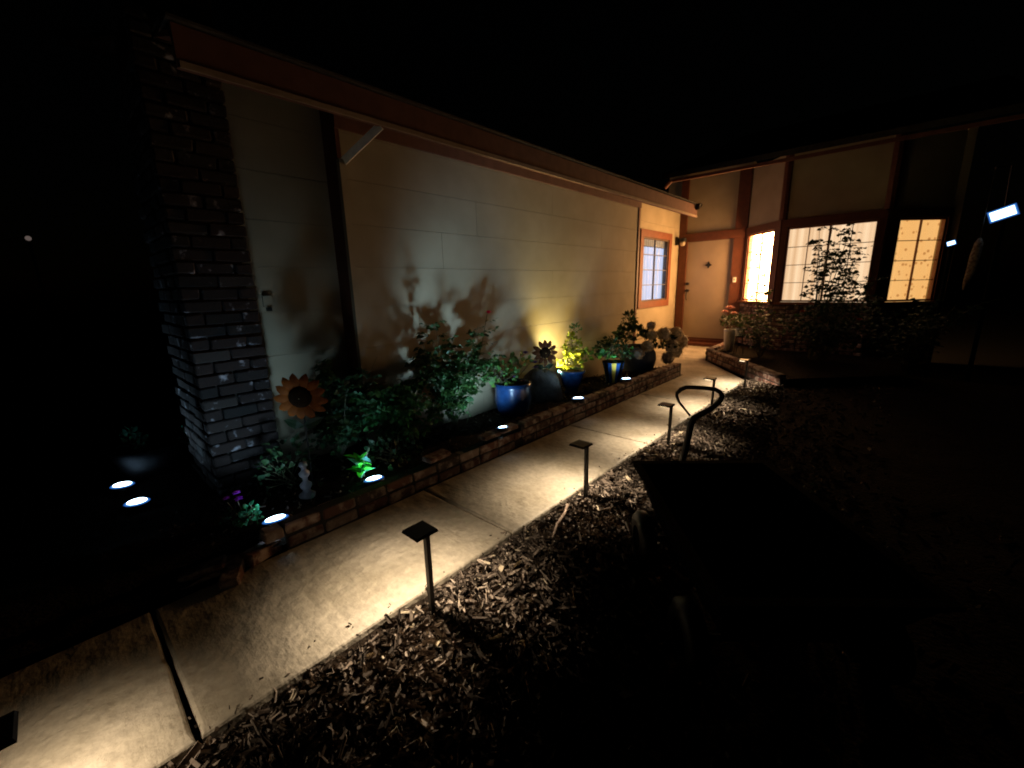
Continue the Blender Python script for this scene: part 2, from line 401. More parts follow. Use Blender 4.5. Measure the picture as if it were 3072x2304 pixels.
# bark chips
def chips(name, n, area, seed, zf, smin=.014, smax=.05, keep=None):
    r = random.Random(seed); mb = MB()
    pal = [(.04, .031, .025), (.1, .08, .066), (.2, .163, .138), (.32, .265, .225), (.44, .375, .32), (.58, .5, .43), (.8, .7, .54)]
    wt = [5, 6, 7, 6, 4, 2, 1]
    for _ in range(n):
        x = r.uniform(area[0], area[1]); y = r.uniform(area[2], area[3])
        if keep and not keep(x, y, r): continue
        ln = r.uniform(smin, smax)*(1.6 if r.random() < .08 else 1); wd = ln*r.uniform(.14, .42); th = r.uniform(.002, .006)
        a = r.uniform(0, 2*PI); el = r.gauss(0, .35); ro = r.gauss(0, .5)
        d = V((math.cos(a)*math.cos(el), math.sin(a)*math.cos(el), math.sin(el)))
        s_ = d.cross(V((0, 0, 1))).normalized(); u = s_.cross(d); s2 = s_*math.cos(ro)+u*math.sin(ro); u2 = d.cross(s2)
        c = r.choices(pal, wt)[0]; k = r.uniform(.55, .9); c = tuple(q*k for q in c)
        z = zf(x, y)+r.uniform(.0, .02)+abs(math.sin(el))*ln*.3
        P = V((x, y, z)); t_ = r.uniform(.3, .9)
        vs = [P-d*ln/2-s2*wd/2*t_-u2*th, P+d*ln/2-s2*wd/2-u2*th, P+d*ln/2*t_+s2*wd/2-u2*th, P-d*ln/2+s2*wd/2*t_-u2*th,
              P-d*ln/2*.9-s2*wd/2*t_+u2*th, P+d*ln/2*.95-s2*wd/2*.8+u2*th, P+d*ln/2*t_+s2*wd/2*.8+u2*th, P-d*ln/2+s2*wd/2*t_+u2*th]
        mb.add(vs, [(4, 5, 6, 7), (0, 1, 5, 4), (1, 2, 6, 5), (2, 3, 7, 6), (3, 0, 4, 7)], c)
    return ob(name, mb, M_CHIP, kind='stuff')
def near_path(x, y, r):
    if x < -1.42+.03*noise.noise(V((y*6, 0, 0))): return False
    if y > 6.3 and x < -1.4+(6.42-y)*-.0+(y-6.3)*-.6: return False
    lim = -.25 if y < 2.6 else -.25-.12*(y-2.6)
    return r.random() < (1.0 if x < lim-.25 else .12 if x < lim+.3 else .03)
chips('mulch_chips', 24000, (-1.45, .6, -.9, 3.4), 3, mulz, smin=.016, smax=.07, keep=near_path)
c_ = chips('mulch_chips', 12000, (-1.45, .1, 3.4, 7.3), 4, mulz, keep=near_path, smin=.02, smax=.06)
chips('bed_chips', 900, (-3.15, -2.38, .2, 6.2), 5, bedz, smin=.012, smax=.035)
def spill(x, y, r): return r.random() < math.exp(-(x-XR)*-32) if x < XR else r.random() < .6
chips('mulch_dust', 14000, (-1.46, .2, -.7, 4.2), 9, lambda x, y: mulz(x, y)+.004, smin=.005, smax=.016, keep=near_path)
chips('path_litter', 420, (-1.56, -1.41, -.6, 6.3), 6, lambda x, y: -.004, smin=.005, smax=.016, keep=spill)
# twig lying on the mulch behind the second path lamp
tw = MB(); tw.tube([(-1.36, 1.98, .02), (-1.3, 1.86, .035), (-1.27, 1.74, .03), (-1.22, 1.63, .02)], [.006, .008, .007, .003], 6)
tag(ob('twig', tw, mat('bare_twig', (.3, .2, .15), (.4, .3, .22), 30, .8)), 'pale bare twig lying on the mulch beside the second path lamp', 'twig')

# ------------------------------------------------------------------ brick edging of the flower bed
cur = thing('brick_edging', 'low wall of old red bricks edging the flower bed along the concrete path', 'brick wall', (-2.31, 3, 0))
def core(parent, pts, name='mortar_bed'):
    mb = MB()
    for x0, x1, y0, y1, z0, z1 in pts: mb.box(x0, x1, y0, y1, z0, z1)
    return ob(name, mb, M_MORT, parent)
core(cur, [(-2.345, -2.275, .66, 2.6, -.06, .137), (-2.345, -2.275, 2.6, 6.25, -.06, .178)])
brick_run((-2.31, .66), (0, 1), 1.94, -.005, 2, cur)
for p, rz in (((-2.3, .54, .03), .5), ((-2.25, .4, .02), 1.1), ((-2.34, .3, .03), -.4)): brick_at(p, rz, cur).rotation_euler[0] += .15
brick_run((-2.31, 2.6), (0, 1), 3.7, -.005, 1, cur)
brick_run((-2.31, 2.6), (0, 1), 3.7, .071, 1, cur, start=1)
# upper course laid a little proud on the far part, loose cap bricks where the two parts meet
y = 2.64
while y < 6.1:
    brick_at((-2.314+R.uniform(-.006, .006), y+.1, .172), R.uniform(-.03, .03), cur, False, (1.05, .98, .72)); y += .208
for y, z in ((2.26, .178), (2.47, .18), (1.72, .174)):
    brick_at((-2.32, y, z), R.uniform(-.06, .06), cur, False, (1.1, 1, .6))

# ------------------------------------------------------------------ house
house = thing('house', 'single storey cream house with brown trim, brick chimney, front door and lit bay window', 'house', (-3.4, 6.5, 0))
def wallbox(name, x0, x1, y0, y1, z0, z1, m, par=None, **k):
    return ob(name, MB().box(x0, x1, y0, y1, z0, z1), m, par or house, **k)
# side wall with lap boards, facing the path (+x)
XW = -3.2
side = wallbox('side_wall', -4.0, XW-.03, 1.7, 6.55, -.05, 2.75, M_SID)
def board(x, y0, y1, z0, z1, par):
    mb = MB(); n = max(1, int((y1-y0)/.25)); vs = []
    for i in range(n+1):
        y = y0+(y1-y0)*i/n; w = .0022*noise.noise(V((y*1.2, z0*5, 1)))
        vs += [(x-.028, y, z0+.0014), (x-.002+w*.6, y, z0+.0014), (x-.0025+w*.6, y, z1-.0014), (x-.028, y, z1-.0014)]
    fs = [(i*4+k, i*4+(k+1) % 4, (i+1)*4+(k+1) % 4, (i+1)*4+k) for i in range(n) for k in range(4)]
    fs += [(3, 2, 1, 0), tuple(n*4+k for k in range(4))]
    mb.add(vs, fs); return ob('siding_board', mb, M_SID, par)
for k in range(9):
    z0 = -.07+.32*k; cuts = [1.7, 6.55]
    cuts = [1.7] + ([3.05, 5.45] if k % 3 == 0 else ([4.3] if k % 3 == 1 else [2.6, 6.1])) + [6.55]
    for a, b_ in zip(cuts[:-1], cuts[1:]): board(XW, a+.0012, b_-.0012, z0, min(z0+.32, 2.78), side)
lw = wallbox('end_wall', -4.2, -3.43, .7, 1.7, -.05, 2.75, M_SID)
for k in range(9): board(-3.4, .98, 1.698, -.07+.32*k, min(-.07+.32*(k+1), 2.78), lw)
wallbox('corner_return', -3.43, XW-.002, 1.668, 1.699, -.05, 2.75, M_TRIM_SHADE)  # coloured dark in place of the shade on this face
wallbox('corner_trim', XW-.04, XW+.012, 6.552, 6.6, -.05, 2.72, M_TRIM)
# recessed entry wall
mb = MB()
for q in ((6.55, 7.895, -.05, 2.85), (9.105, 9.72, -.05, 2.85), (7.895, 9.105, -.05, .995), (7.895, 9.105, 2.225, 2.85)): mb.box(-4.1, -3.78, *q)
rw = ob('entry_wall', mb, M_SID, house)
for k in range(9):
    z0 = -.07+.32*k; z1 = min(z0+.32, 2.8)
    if z0 > .95 and z1 < 2.3 or (z0 < 1.0 < z1) or (z0 < 2.22 < z1):
        board(-3.75, 6.6, 7.9, z0, z1, rw); board(-3.75, 9.1, 9.69, z0, z1, rw)
        if z0 < 1.0 < z1: board(-3.75, 7.9, 9.1, z0, 1.0, rw)
        if z0 < 2.22 < z1: board(-3.75, 7.9, 9.1, 2.22, z1, rw)
    else: board(-3.75, 6.6, 9.69, z0, z1, rw)

class Frame:                                     # a vertical plane: origin, direction u, outward normal n
    def __init__(s, o, u): s.o = V((*o, 0)); s.u = V((*u, 0)).normalized(); s.n = V((s.u.y, -s.u.x, 0))
    def p(s, u, n, z): return s.o+s.u*u+s.n*n+V((0, 0, z))
    def bx(s, mb, u0, u1, n0, n1, z0, z1):
        return mb.add([s.p(u0, n0, z0), s.p(u1, n0, z0), s.p(u1, n1, z0), s.p(u0, n1, z0), s.p(u0, n0, z1), s.p(u1, n0, z1), s.p(u1, n1, z1), s.p(u0, n1, z1)],
                      [(3, 2, 1, 0), (4, 5, 6, 7), (0, 1, 5, 4), (1, 2, 6, 5), (2, 3, 7, 6), (3, 0, 4, 7)])
def window(F, u0, u1, z0, z1, cols, rows, thick=None, trim=0, fm=None, mm=None, mw=.011):
    w = bpy.data.objects.new('window', None); place(w, house, F.p((u0+u1)/2, 0, z0))
    mb = MB(); e = .028
    F.bx(mb, u0, u1, -.05, .006, z0, z0+e); F.bx(mb, u0, u1, -.05, .006, z1-e, z1)
    F.bx(mb, u0, u0+e, -.05, .0055, z0+e, z1-e); F.bx(mb, u1-e, u1, -.05, .0055, z0+e, z1-e)
    ob('window_frame', mb, fm or M_TRIM, w)
    if trim:
        for a in ((u0-trim, u1+trim, z1+.002, z1+trim), (u0-trim, u1+trim, z0-trim, z0-.002), (u0-trim, u0-.002, z0-.001, z1+.001), (u1+.002, u1+trim, z0-.001, z1+.001)):
            mb = MB(); F.bx(mb, a[0], a[1], -.01, .028, a[2], a[3]); ob('window_trim', mb, M_TRIM, w)
    us = [u0+e+(u1-u0-2*e)*i/cols for i in range(cols+1)]; zs = [z0+e+(z1-z0-2*e)*i/rows for i in range(rows+1)]
    for i in range(1, cols):
        t = thick if thick and i in thick else None; h = .03 if t else mw
        mb = MB(); F.bx(mb, us[i]-h/2, us[i]+h/2, -.04, -.006 if not t else .003, z0+e, z1-e); ob('muntin', mb, mm or fm or M_TRIM, w)
    for j in range(1, rows):
        mb = MB(); F.bx(mb, u0+e, u1-e, -.038, -.008, zs[j]-mw/2, zs[j]+mw/2); ob('muntin', mb, mm or fm or M_TRIM, w)
    for i in range(cols):
        for j in range(rows):
            mb = MB(); F.bx(mb, us[i]+mw/2, us[i+1]-mw/2, -.026, -.02, zs[j]+mw/2, zs[j+1]-mw/2); ob('pane', mb, M_GLS, w)
    return w
def curtain(F, u0, u1, z0, z1, m, label, depth=-.12, amp=.015, fr=38, cat='curtain'):
    mb = MB(); n = int((u1-u0)/.012); vs = []
    for i in range(n+1):
        u = u0+(u1-u0)*i/n; d = depth+amp*math.sin(u*fr+1.3*math.sin(u*7))
        vs += [F.p(u, d, z0), F.p(u, d*1.02, (z0+z1)/2), F.p(u, d, z1)]
    fs = [(i*3+k, (i+1)*3+k, (i+1)*3+k+1, i*3+k+1) for i in range(n) for k in range(2)]
    mb.add(vs, fs); o = ob('curtain', mb, m, smooth=True); tag(o, label, cat); return o

# chimney
chim = bpy.data.objects.new('chimney', None); place(chim, house, (-3.6, .79, 0))
core(chim, [(-3.95, -3.255, .63, .95, -.05, 3.3)], 'mortar_core')
zc = 0.0; k = 0
for k in range(42):
    z0 = .0+k*.0775
    # face towards the path: one stretcher and a header, alternating
    off = .0 if k % 2 else .1
    ys = [(.678, False), (.886, False)] if k % 2 == 0 else [(.627, True), (.782, False), (.937, True)]
    for yy, half in ys:
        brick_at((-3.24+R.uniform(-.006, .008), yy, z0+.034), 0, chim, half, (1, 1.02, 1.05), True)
    # end face, turned towards the camera
    x = -3.34 if k % 2 else -3.44
    for q in range(3):
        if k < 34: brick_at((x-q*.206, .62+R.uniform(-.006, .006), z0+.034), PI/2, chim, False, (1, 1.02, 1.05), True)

# outlet box on the wall beside the chimney
ol = thing('outdoor_outlet', 'small weatherproof outlet box on the cream wall right of the chimney', 'outlet', (-3.39, 1.11, 1.2))
ob('outlet_cover', MB().box(-3.396, -3.37, 1.08, 1.14, 1.25, 1.33), M_SID, ol)
ob('plug', MB().box(-3.39, -3.355, 1.095, 1.125, 1.22, 1.248), M_BLK, ol)

# door wall
FD = Frame((-3.75, 9.7), (1, 0))
dw = MB(); FD.bx(dw, -.3, 1.34, -.2, -.004, 2.3, 3.6); FD.bx(dw, -.3, .17, -.2, -.004, -.05, 2.3); FD.bx(dw, 1.16, 1.34, -.2, -.004, -.05, 2.3)
ob('door_wall', dw, M_SID, house)
for a in ((.0, .15, 2.22, 3.5), (1.12, 1.34, 2.37, 3.5)):
    mb = MB(); FD.bx(mb, a[0], a[1], -.002, .035, a[2], a[3]); ob('timber_post', mb, M_TRIM_SHADE, house)
mb = MB(); FD.bx(mb, .0, 1.32, -.002, .04, 2.2, 2.368); ob('timber_rail', mb, M_TRIM_SHADE, house)
mb = MB(); FD.bx(mb, .02, .185, -.1, .03, 0, 2.198); ob('door_jamb', mb, M_TRIM_SHADE, house)
mb = MB(); FD.bx(mb, 1.115, 1.335, -.1, .03, 0, 2.198); ob('door_jamb', mb, M_TRIM_SHADE, house)
door = bpy.data.objects.new('door', None); place(door, house, FD.p(.65, 0, .1))
mb = MB(); FD.bx(mb, .187, 1.113, -.06, -.012, .11, 2.195); ob('door_leaf', mb, M_DOOR, door)
mb = MB(); FD.bx(mb, .187, 1.113, -.011, .006, .112, .15); ob('door_sweep', mb, M_FASC, door)
mb = MB(); FD.bx(mb, .15, 1.15, -.1, .05, .06, .108); ob('threshold', mb, M_DRED, door)
mb = MB()
for zz in (1.17, 1.32): mb.tube([FD.p(.245, -.012, zz), FD.p(.245, .05, zz)], [.028, .03], 12)
mb.tube([FD.p(.245, .045, 1.17), FD.p(.245, .07, 1.1), FD.p(.245, .06, 1.0), FD.p(.245, .02, .97)], .011, 8)
ob('door_handle', mb, M_BLK, door)
mb = MB()
for q in range(4):
    t = q*PI/2+.0; mb.leaf(FD.p(.65, .006, 1.7), FD.u*math.cos(t)+V((0, 0, 1))*math.sin(t), -FD.n, .075, .05, None, 0)
mb.lathe([(0, 0), (.02, 0)], FD.p(.65, 0, 1.7), 8)
kn = ob('door_star', mb, M_BLK, door)
mb = MB(); FD.bx(mb, .06, 1.26, .05, .28, -.02, .058); ob('door_step', mb, M_DRED, house)
db = thing('doorbell', 'small white doorbell on the brown jamb right of the front door', 'doorbell', FD.p(1.2, .03, 1.35))
mb = MB(); FD.bx(mb, 1.17, 1.225, .0305, .052, 1.33, 1.43); ob('bell_plate', mb, M_WHT, db)
mb = MB(); mb.tube([FD.p(1.197, .05, 1.38), FD.p(1.197, .058, 1.38)], .012, 12); ob('bell_button', mb, M_BLK, db)

# motion light on the entry wall
ml = thing('wall_lantern', 'black wall lantern with pale globe between the small side window and the door', 'wall light', (-3.74, 9.5, 2.2))
mb = MB(); mb.box(-3.742, -3.70, 9.45, 9.55, 2.14, 2.3); mb.tube([(-3.7, 9.5, 2.26), (-3.62, 9.5, 2.26)], .02, 8); ob('lantern_bracket', mb, M_BLK, ml)
mb = MB(); mb.lathe([(0, .09), (.07, .07), (.08, 0), (.06, 0), (0, .02)], (-3.6, 9.5, 2.2), 16); ob('lantern_cap', mb, M_BLK, ml)
mb = MB(); mb.lathe([(0, -.09), (.035, -.08), (.055, -.04), (.05, 0), (0, .01)], (-3.6, 9.5, 2.2), 16); ob('globe', mb, mat('frosted_globe', (.5, .42, .3), None, 5, .3), ml, smooth=True)

# small side window and its curtains
FE = Frame((-3.75, 6.55), (0, 1)); FE.n = V((1, 0, 0))
M_SASH = mat('dark_sash', (.09, .05, .03), (.12, .07, .04), 20, .5)
window(FE, 1.35, 2.55, 1.0, 2.22, 2, 4, None, .13, M_SASH, mat('muntin_grey', (.16, .15, .16), None, 5, .5), .014)
M_CB = emit('blue_white_sheer', (.46, .62, .95), 1.15, fold=14, vary=.25)
curtain(FE, 1.36, 2.54, 1.0, 2.06, M_CB, 'bluish white sheer curtain lit from inside behind the small side window', -.1)
curtain(FE, 1.36, 2.54, 2.07, 2.21, emit('beige_valance', (.62, .45, .28), .55, fold=20, vary=.3), 'short beige valance across the top of the small side window', -.085, .012, 60, 'valance')

# bay window: left face A-B, front face B-C, right face C-D
A, B, C_, D = (-2.41, 9.7), (-1.68, 8.97), (-.29, 8.97), (.44, 9.7)
FL, FC, FR = Frame(A, (1, -1)), Frame(B, (1, 0)), Frame(C_, (1, 1))
LL = 1.0324; LC = 1.39
def bay_face(F, ln, u0, u1):
    w = MB(); F.bx(w, 0, ln, -.12, 0, 2.235, 3.45)
    F.bx(w, 0, u0-.001, -.12, 0, .9, 2.235); F.bx(w, u1+.001, ln, -.12, 0, .9, 2.235); F.bx(w, 0, ln, -.12, -.04, -.05, .9)
    o = ob('bay_wall', w, M_SID, house)
    mb = MB(); F.bx(mb, .0, ln, .002, .03, 2.24, 2.37); ob('timber_rail', mb, M_TRIM_SHADE, house)
    for a, b_ in ((.0, u0-.004), (u1+.004, ln)):
        mb = MB(); F.bx(mb, a, b_, .002, .026, .97, 2.238); ob('timber_post', mb, M_TRIM_SHADE, house)
    mb = MB(); F.bx(mb, -.0, ln, -.02, .075, .925, .965); ob('window_sill', mb, M_TRIM, house)
    bw = bpy.data.objects.new('brick_wainscot', None); place(bw, house, F.p(ln/2, 0, 0))
    mb = MB(); F.bx(mb, 0, ln, -.035, .0, -.05, .92); ob('mortar_core', mb, M_MORT, bw)
    p = F.p(.0, -.03, 0); brick_run((p.x, p.y), (F.u.x, F.u.y), ln, .0, 12, bw)
    return o
bay_face(FL, LL, .09, .86); bay_face(FC, LC, .09, 1.3); bay_face(FR, LL, .19, .97)
for F, u in ((FC, 0), (FC, LC)):
    mb = MB(); mb.tube([F.p(u, -.02, 2.372), F.p(u, -.02, 3.45)], .07, 8); ob('timber_post', mb, M_TRIM_SHADE, house)
window(FL, .09, .86, .97, 2.232, 2, 4, mw=.012)
window(FC, .09, 1.3, .97, 2.232, 4, 4, thick=[2], mw=.01)
window(FR, .19, .97, .97, 2.232, 2, 4, mw=.01)
curtain(FL, .08, .87, .95, 2.25, emit('bright_sheer', (1, .53, .2), 62, fold=3, vary=.1), 'brilliant warm lit sheer in the narrow left face of the bay window', -.09)
curtain(FC, .08, 1.31, .95, 2.25, emit('warm_sheer', (1.0, .7, .43), 1.15, fold=16, vary=.36), 'cream sheer curtain with soft folds glowing in the wide middle of the bay window', -.1)
curtain(FR, .18, .98, .95, 2.25, emit('floral_sheer', (1.0, .54, .18), 1.0, fold=5, spots=11, vary=.12), 'amber curtain with small floral print glowing in the right face of the bay window', -.1, .006)
# rest of the front wall, dark
FW = Frame(D, (1, 0)); mb = MB(); FW.bx(mb, 0, .1, -.2, 0, -.05, 3.5); ob('front_wall', mb, M_SID, house)

# roofs: low eave along the side, high eave over the entry
def roof(name, quad, th, m):
    q = [V(p) for p in quad]; dn = V((0, 0, -th)); mb = MB()
    mb.add(q+[p+dn for p in q], [(0, 1, 2, 3), (7, 6, 5, 4), (0, 4, 5, 1), (1, 5, 6, 2), (2, 6, 7, 3), (3, 7, 4, 0)])
    return mb
XE = -2.9
mb = MB(); mb.box(XE-.035, XE, .7, 8.24, 2.49, 2.69); ob('fascia', mb, M_FASC, house)
mb = MB(); mb.box(XE, XE+.012, .71, 8.235, 2.488, 2.52); ob('drip_strip', mb, M_TRIMS, house)
mb = MB(); mb.box(XW+.003, XW+.024, 1.66, 6.6, 2.5, 2.7); ob('frieze_board', mb, M_FASC, house)
ob('roof_deck', roof('', [(XE-.036, .69, 2.665), (XE-.036, 8.26, 2.665), (-7.5, 8.26, 4.2), (-7.5, .69, 4.2)], .03, None), M_FASC, house)
rf = bpy.data.objects.new('roof', None); place(rf, house, (-5, 4, 2.7))
for r_ in range(10):                             # shingle courses near the eave, single tabs towards the lit end
    x0 = XE+.03-r_*.145; z0 = 2.668+.0336*r_+.036*0+r_*.0145*0+(r_*.145)*.333-.0336*r_+.03
    y0 = .33 if r_ else .33
    if r_ < 4:
        y = 8.3-(r_ % 2)*.15
        while y > 5.4:
            mb = MB(); zz = z0; t = .012+R.uniform(0, .006)
            mb.add([(x0, y-.294, zz), (x0, y, zz), (x0-.2, y, zz+.06), (x0-.2, y-.294, zz+.06), (x0, y-.294, zz+t), (x0, y, zz+t), (x0-.2, y, zz+.06+t), (x0-.2, y-.294, zz+.06+t)],
                   [(3, 2, 1, 0), (4, 5, 6, 7), (0, 1, 5, 4), (1, 2, 6, 5), (2, 3, 7, 6), (3, 0, 4, 7)])
            ob('shingle', mb, M_ROOF, rf); y -= .3
        mb = MB(); mb.box(x0-.2, x0, .68, y, z0, z0+.014); ob('shingle_course', mb, M_ROOF, rf, kind='stuff')
ob('roof_slope', roof('', [(XE-.25, .68, 2.8), (XE-.25, 8.3, 2.8), (-7.5, 8.3, 4.3), (-7.5, .68, 4.3)], .05, None), M_ROOF, rf)
gu = MB(); gu.add([(XE, 8.15, 2.6), (XE+.07, 8.15, 2.61), (XE+.07, 8.3, 2.7), (XE, 8.3, 2.7), (XE, 8.15, 2.7), (XE+.07, 8.15, 2.7), (XE+.05, 8.3, 2.73), (XE, 8.3, 2.74)],
                  [(3, 2, 1, 0), (4, 5, 6, 7), (0, 1, 5, 4), (1, 2, 6, 5), (2, 3, 7, 6), (3, 0, 4, 7)])
ob('gutter_end', gu, M_ROOF, house)
for y in (2.3, 3.5, 4.7, 5.9, 7.1):              # rafter tails under the eave
    mb = MB(); mb.add([(XE-.04, y, 2.54), (XE-.04, y+.04, 2.54), (-3.8, y+.04, 2.84), (-3.8, y, 2.84), (XE-.04, y, 2.633), (XE-.04, y+.04, 2.633), (-3.8, y+.04, 2.93), (-3.8, y, 2.93)],
                      [(3, 2, 1, 0), (4, 5, 6, 7), (0, 1, 5, 4), (1, 2, 6, 5), (2, 3, 7, 6), (3, 0, 4, 7)]); ob('rafter_tail', mb, M_FASC, house)
mb = MB(); mb.box(-3.55, 1.0, 8.6, 8.63, 3.235, 3.29); ob('fascia', mb, M_FASC, house)
mb = MB(); mb.tube([(-3.55, 8.61, 3.27), (-3.62, 8.61, 3.22), (-3.68, 8.61, 3.16)], [.035, .045, .04], 8); ob('fascia_end', mb, M_FASC, house)
ob('upper_roof', roof('', [(-3.7, 8.5, 3.39), (1.05, 8.5, 3.39), (1.05, 14, 5.3), (-3.7, 14, 5.3)], .09, None), M_ROOF, house)
# downspout
ds = bpy.data.objects.new('downspout', None); place(ds, house, (-3.18, 1.7, 0))
def duct(p0, p1, w, t):
    p0, p1 = V(p0), V(p1); d = (p1-p0); s_ = d.normalized().cross(V((1, 0, .3))).normalized(); n_ = d.normalized().cross(s_)
    return MB().obox((p0+p1)/2, d/2, s_*w/2, n_*t/2)
ob('elbow', duct((-2.93, 1.88, 2.5), (-3.19, 1.69, 2.27), .05, .045), M_WHT, ds)
ob('pipe', MB().box(-3.2, -3.155, 1.655, 1.705, .12, 2.29), M_SID, ds)

# ------------------------------------------------------------------ planter right of the entry
pl = thing('brick_planter', 'raised brick planter in front of the bay window, right of the entry', 'planter', (-1.9, 7.6, 0))
d1 = V((.63, -.777, 0)).normalized()
P0 = V((-2.36, 7.84, 0))
brick_run((P0.x, P0.y), (d1.x, d1.y), 2.3, -.005, 2, pl)
mbq = MB(); nn = V((-d1.y, d1.x, 0))
mbq.obox(P0+d1*1.12+V((0, 0, .06)), d1*1.14, nn*.035, V((0, 0, .085))); mbq.obox(P0+V((-.035, .85, .06)), V((.035, 0, 0)), V((0, .85, 0)), V((0, 0, .085)))
ob('mortar_bed', mbq, M_MORT, pl)
brick_run((-2.4, 7.95), (0, 1), 1.55, -.005, 2, pl)
s_ = .0
while s_ < 2.2:
    p = P0+d1*(s_+.05); brick_at((p.x, p.y, .166), math.atan2(d1.y, d1.x)-PI/2, pl, False, (1.25, 1, .6)); s_ += .207
for q in range(7): brick_at((-2.4, 8.02+q*.207, .166), 0, pl, False, (1.25, 1, .6))
mb = MB(); mb.add([(-2.37, 7.9, .1), (-1.0, 6.25, .1), (.2, 7.4, .1), (.2, 8.95, .1), (-1.68, 8.95, .1), (-2.37, 9.66, .1)], [(0, 1, 2, 3, 4, 5)])
ob('planter_soil', mb, M_SOIL, pl)

# ------------------------------------------------------------------ lamps
def path_lamp():
    t = thing('path_lamp', '', 'path light', (0, 0, 0), 'square headed path lamps along the right edge of the path')
    mb = MB(); mb.box(-.0105, .0105, -.0105, .0105, -.08, .352); ob('post', mb, M_BLK, t)
    mb = MB(); mb.add([(-.1, -.055, .347), (.012, -.055, .347), (.012, .055, .347), (-.1, .055, .347), (-.094, -.05, .36), (.008, -.05, .36), (.008, .05, .36), (-.094, .05, .36)],
                      [(3, 2, 1, 0), (4, 5, 6, 7), (0, 1, 5, 4), (1, 2, 6, 5), (2, 3, 7, 6), (3, 0, 4, 7)]); ob('lamp_head', mb, M_BLK, t)
    mb = MB(); mb.box(-.085, -.03, -.03, .03, .339, .3465); ob('lens', mb, M_LENSW, t)
    lamp('path_bulb', 'SPOT', (-.055, 0, .334), (1, .8, .56), PATH_W, t, .011, (-.02, 0, -1), 140, .5, .3)
    return t
PATH_W = 62
L0 = path_lamp(); L0.location = (-1.33, .905, 0); L0['label'] = 'nearest fully visible path lamp, its black square head seen from above'
LAB = ['second path lamp, standing beside the pale twig on the mulch', 'path lamp with bluish shine on its head, just left of the curved cart handle',
       'path lamp seen behind the loop of the cart handle', 'farthest path lamp, its lit lens showing against the brick planter', 'path lamp cut off by the bottom left corner of the photo']
for i, (p, rz) in enumerate([((-1.346, 2.165), -.03), ((-1.29, 3.37), .02), ((-1.33, 4.62), .03), ((-1.34, 5.98), -.03), ((-1.39, -.27), .0)]):
    d = dup(L0, (p[0], p[1], 0), (R.uniform(-.015, .015), R.uniform(-.03, .02), rz), LAB[i])
    if i == 4:
        bulb = next(c for c in d.children if c.type == 'LIGHT'); bulb.data = bulb.data.copy()
        bulb.data.energy *= .85; bulb.data.spot_size = math.radians(128); bulb.data.spot_blend = .95

def disc_lamp():
    t = thing('solar_disc_light', '', 'garden light', (0, 0, 0), 'solar disc lights set along the flower bed')
    mb = MB(); mb.lathe([(.066, -.04), (.07, .0), (.066, .006), (.058, .007), (.056, .004)], (0, 0, 0), 24); mb.tube([(0, 0, -.12), (0, 0, -.03)], [.004, .014], 8); ob('housing', mb, M_BLK, t, smooth=True)
    mb = MB(); mb.lathe([(.05, .012), (.046, .015), (.03, .019), (.0, .021)], (0, 0, 0), 24); ob('led_lens', mb, M_LED, t, smooth=True)
    mb = MB(); mb.lathe([(.0575, .007), (.054, .0105), (.0502, .012)], (0, 0, 0), 24); ob('halo_inner', mb, M_HALO2, t, smooth=True)
    mb = MB(); mb.lathe([(.0665, .0055), (.063, .0078), (.0577, .0078)], (0, 0, 0), 24); ob('halo_outer', mb, M_HALO, t, smooth=True)
    return t
D0 = disc_lamp()
DL = [((-2.45, 1.29), .11, (-1, .12, .62), 'middle solar disc light, glaring beside the bright green broad leaved plant', 2.6),
      ((-2.4, .66), .12, (-1, .1, .5), 'solar disc light glaring beside the purple flower', 3.6),
      ((-3.88, .16), .05, (-.1, .3, 1), 'solar disc light at far left, inside the rim of the round pot', .12),
      ((-3.47, .19), .05, (-.1, .2, 1), 'solar disc light at far left, in front of the round pot', .08),
      ((-2.305, 2.4), .205, (-1, .42, .62), 'small bright disc light on top of the brick edging, left of the round blue pot', 15),
      ((-2.31, 3.54), .207, (-.65, .6, .75), 'solar disc light in front of the footed blue pot with the glowing yellow plant', 1.3),
      ((-2.35, 4.66), .207, (-.6, .5, .8), 'solar disc light beside the blue and yellow striped pot', .8)]
DISC_W = 4.5
for i, (p, z, aim, lb, k) in enumerate(DL):
    r_ = V(aim).normalized(); q = V((r_.x*.25, r_.y*.25, 1)).to_track_quat('Z', 'Y').to_euler()
    t = D0 if i == 0 else dup(D0, (0, 0, 0))
    t.location = (p[0], p[1], z); t.rotation_euler = q; t['label'] = lb
    if i == 4: t.scale = (.7, .7, .7)
    ln = lamp('disc_beam', 'SPOT', (0, 0, .03), (.46, .76, 1), DISC_W*k, None, .06, None, (100 if i in (5, 6) else 56 if i == 1 else 74 if i == 0 else 90), .6)
    ln.parent = t; ln.location = (0, 0, .03)
    ln.rotation_euler = (q.to_matrix().inverted() @ r_).to_track_quat('-Z', 'Y').to_euler()

# warm uplight behind the pots
ul = thing('uplight', 'small warm spotlight hidden behind the blue pots, lighting the yellow plant and wall', 'garden light', (-3.02, 4.0, .05))
mb = MB(); mb.tube([(-2.99, 3.99, .0), (-2.99, 3.99, .26)], .008, 8); ob('stake', mb, M_BLK, ul)
mb = MB(); mb.tube([(-2.99, 3.975, .25), (-2.99, 4.015, .31)], [.022, .03], 12, cap=False); ob('lamp_can', mb, M_BLK, ul)
mb = MB(); mb.tube([(-2.99, 4.01, .302), (-2.99, 4.012, .305)], .027, 12); ob('lens', mb, M_LENSW, ul)
lamp('uplight_bulb', 'SPOT', (-2.99, 4.03, .33), (1, .8, .3), 95, ul, .02, (.32, .5, .75), 145, .6)

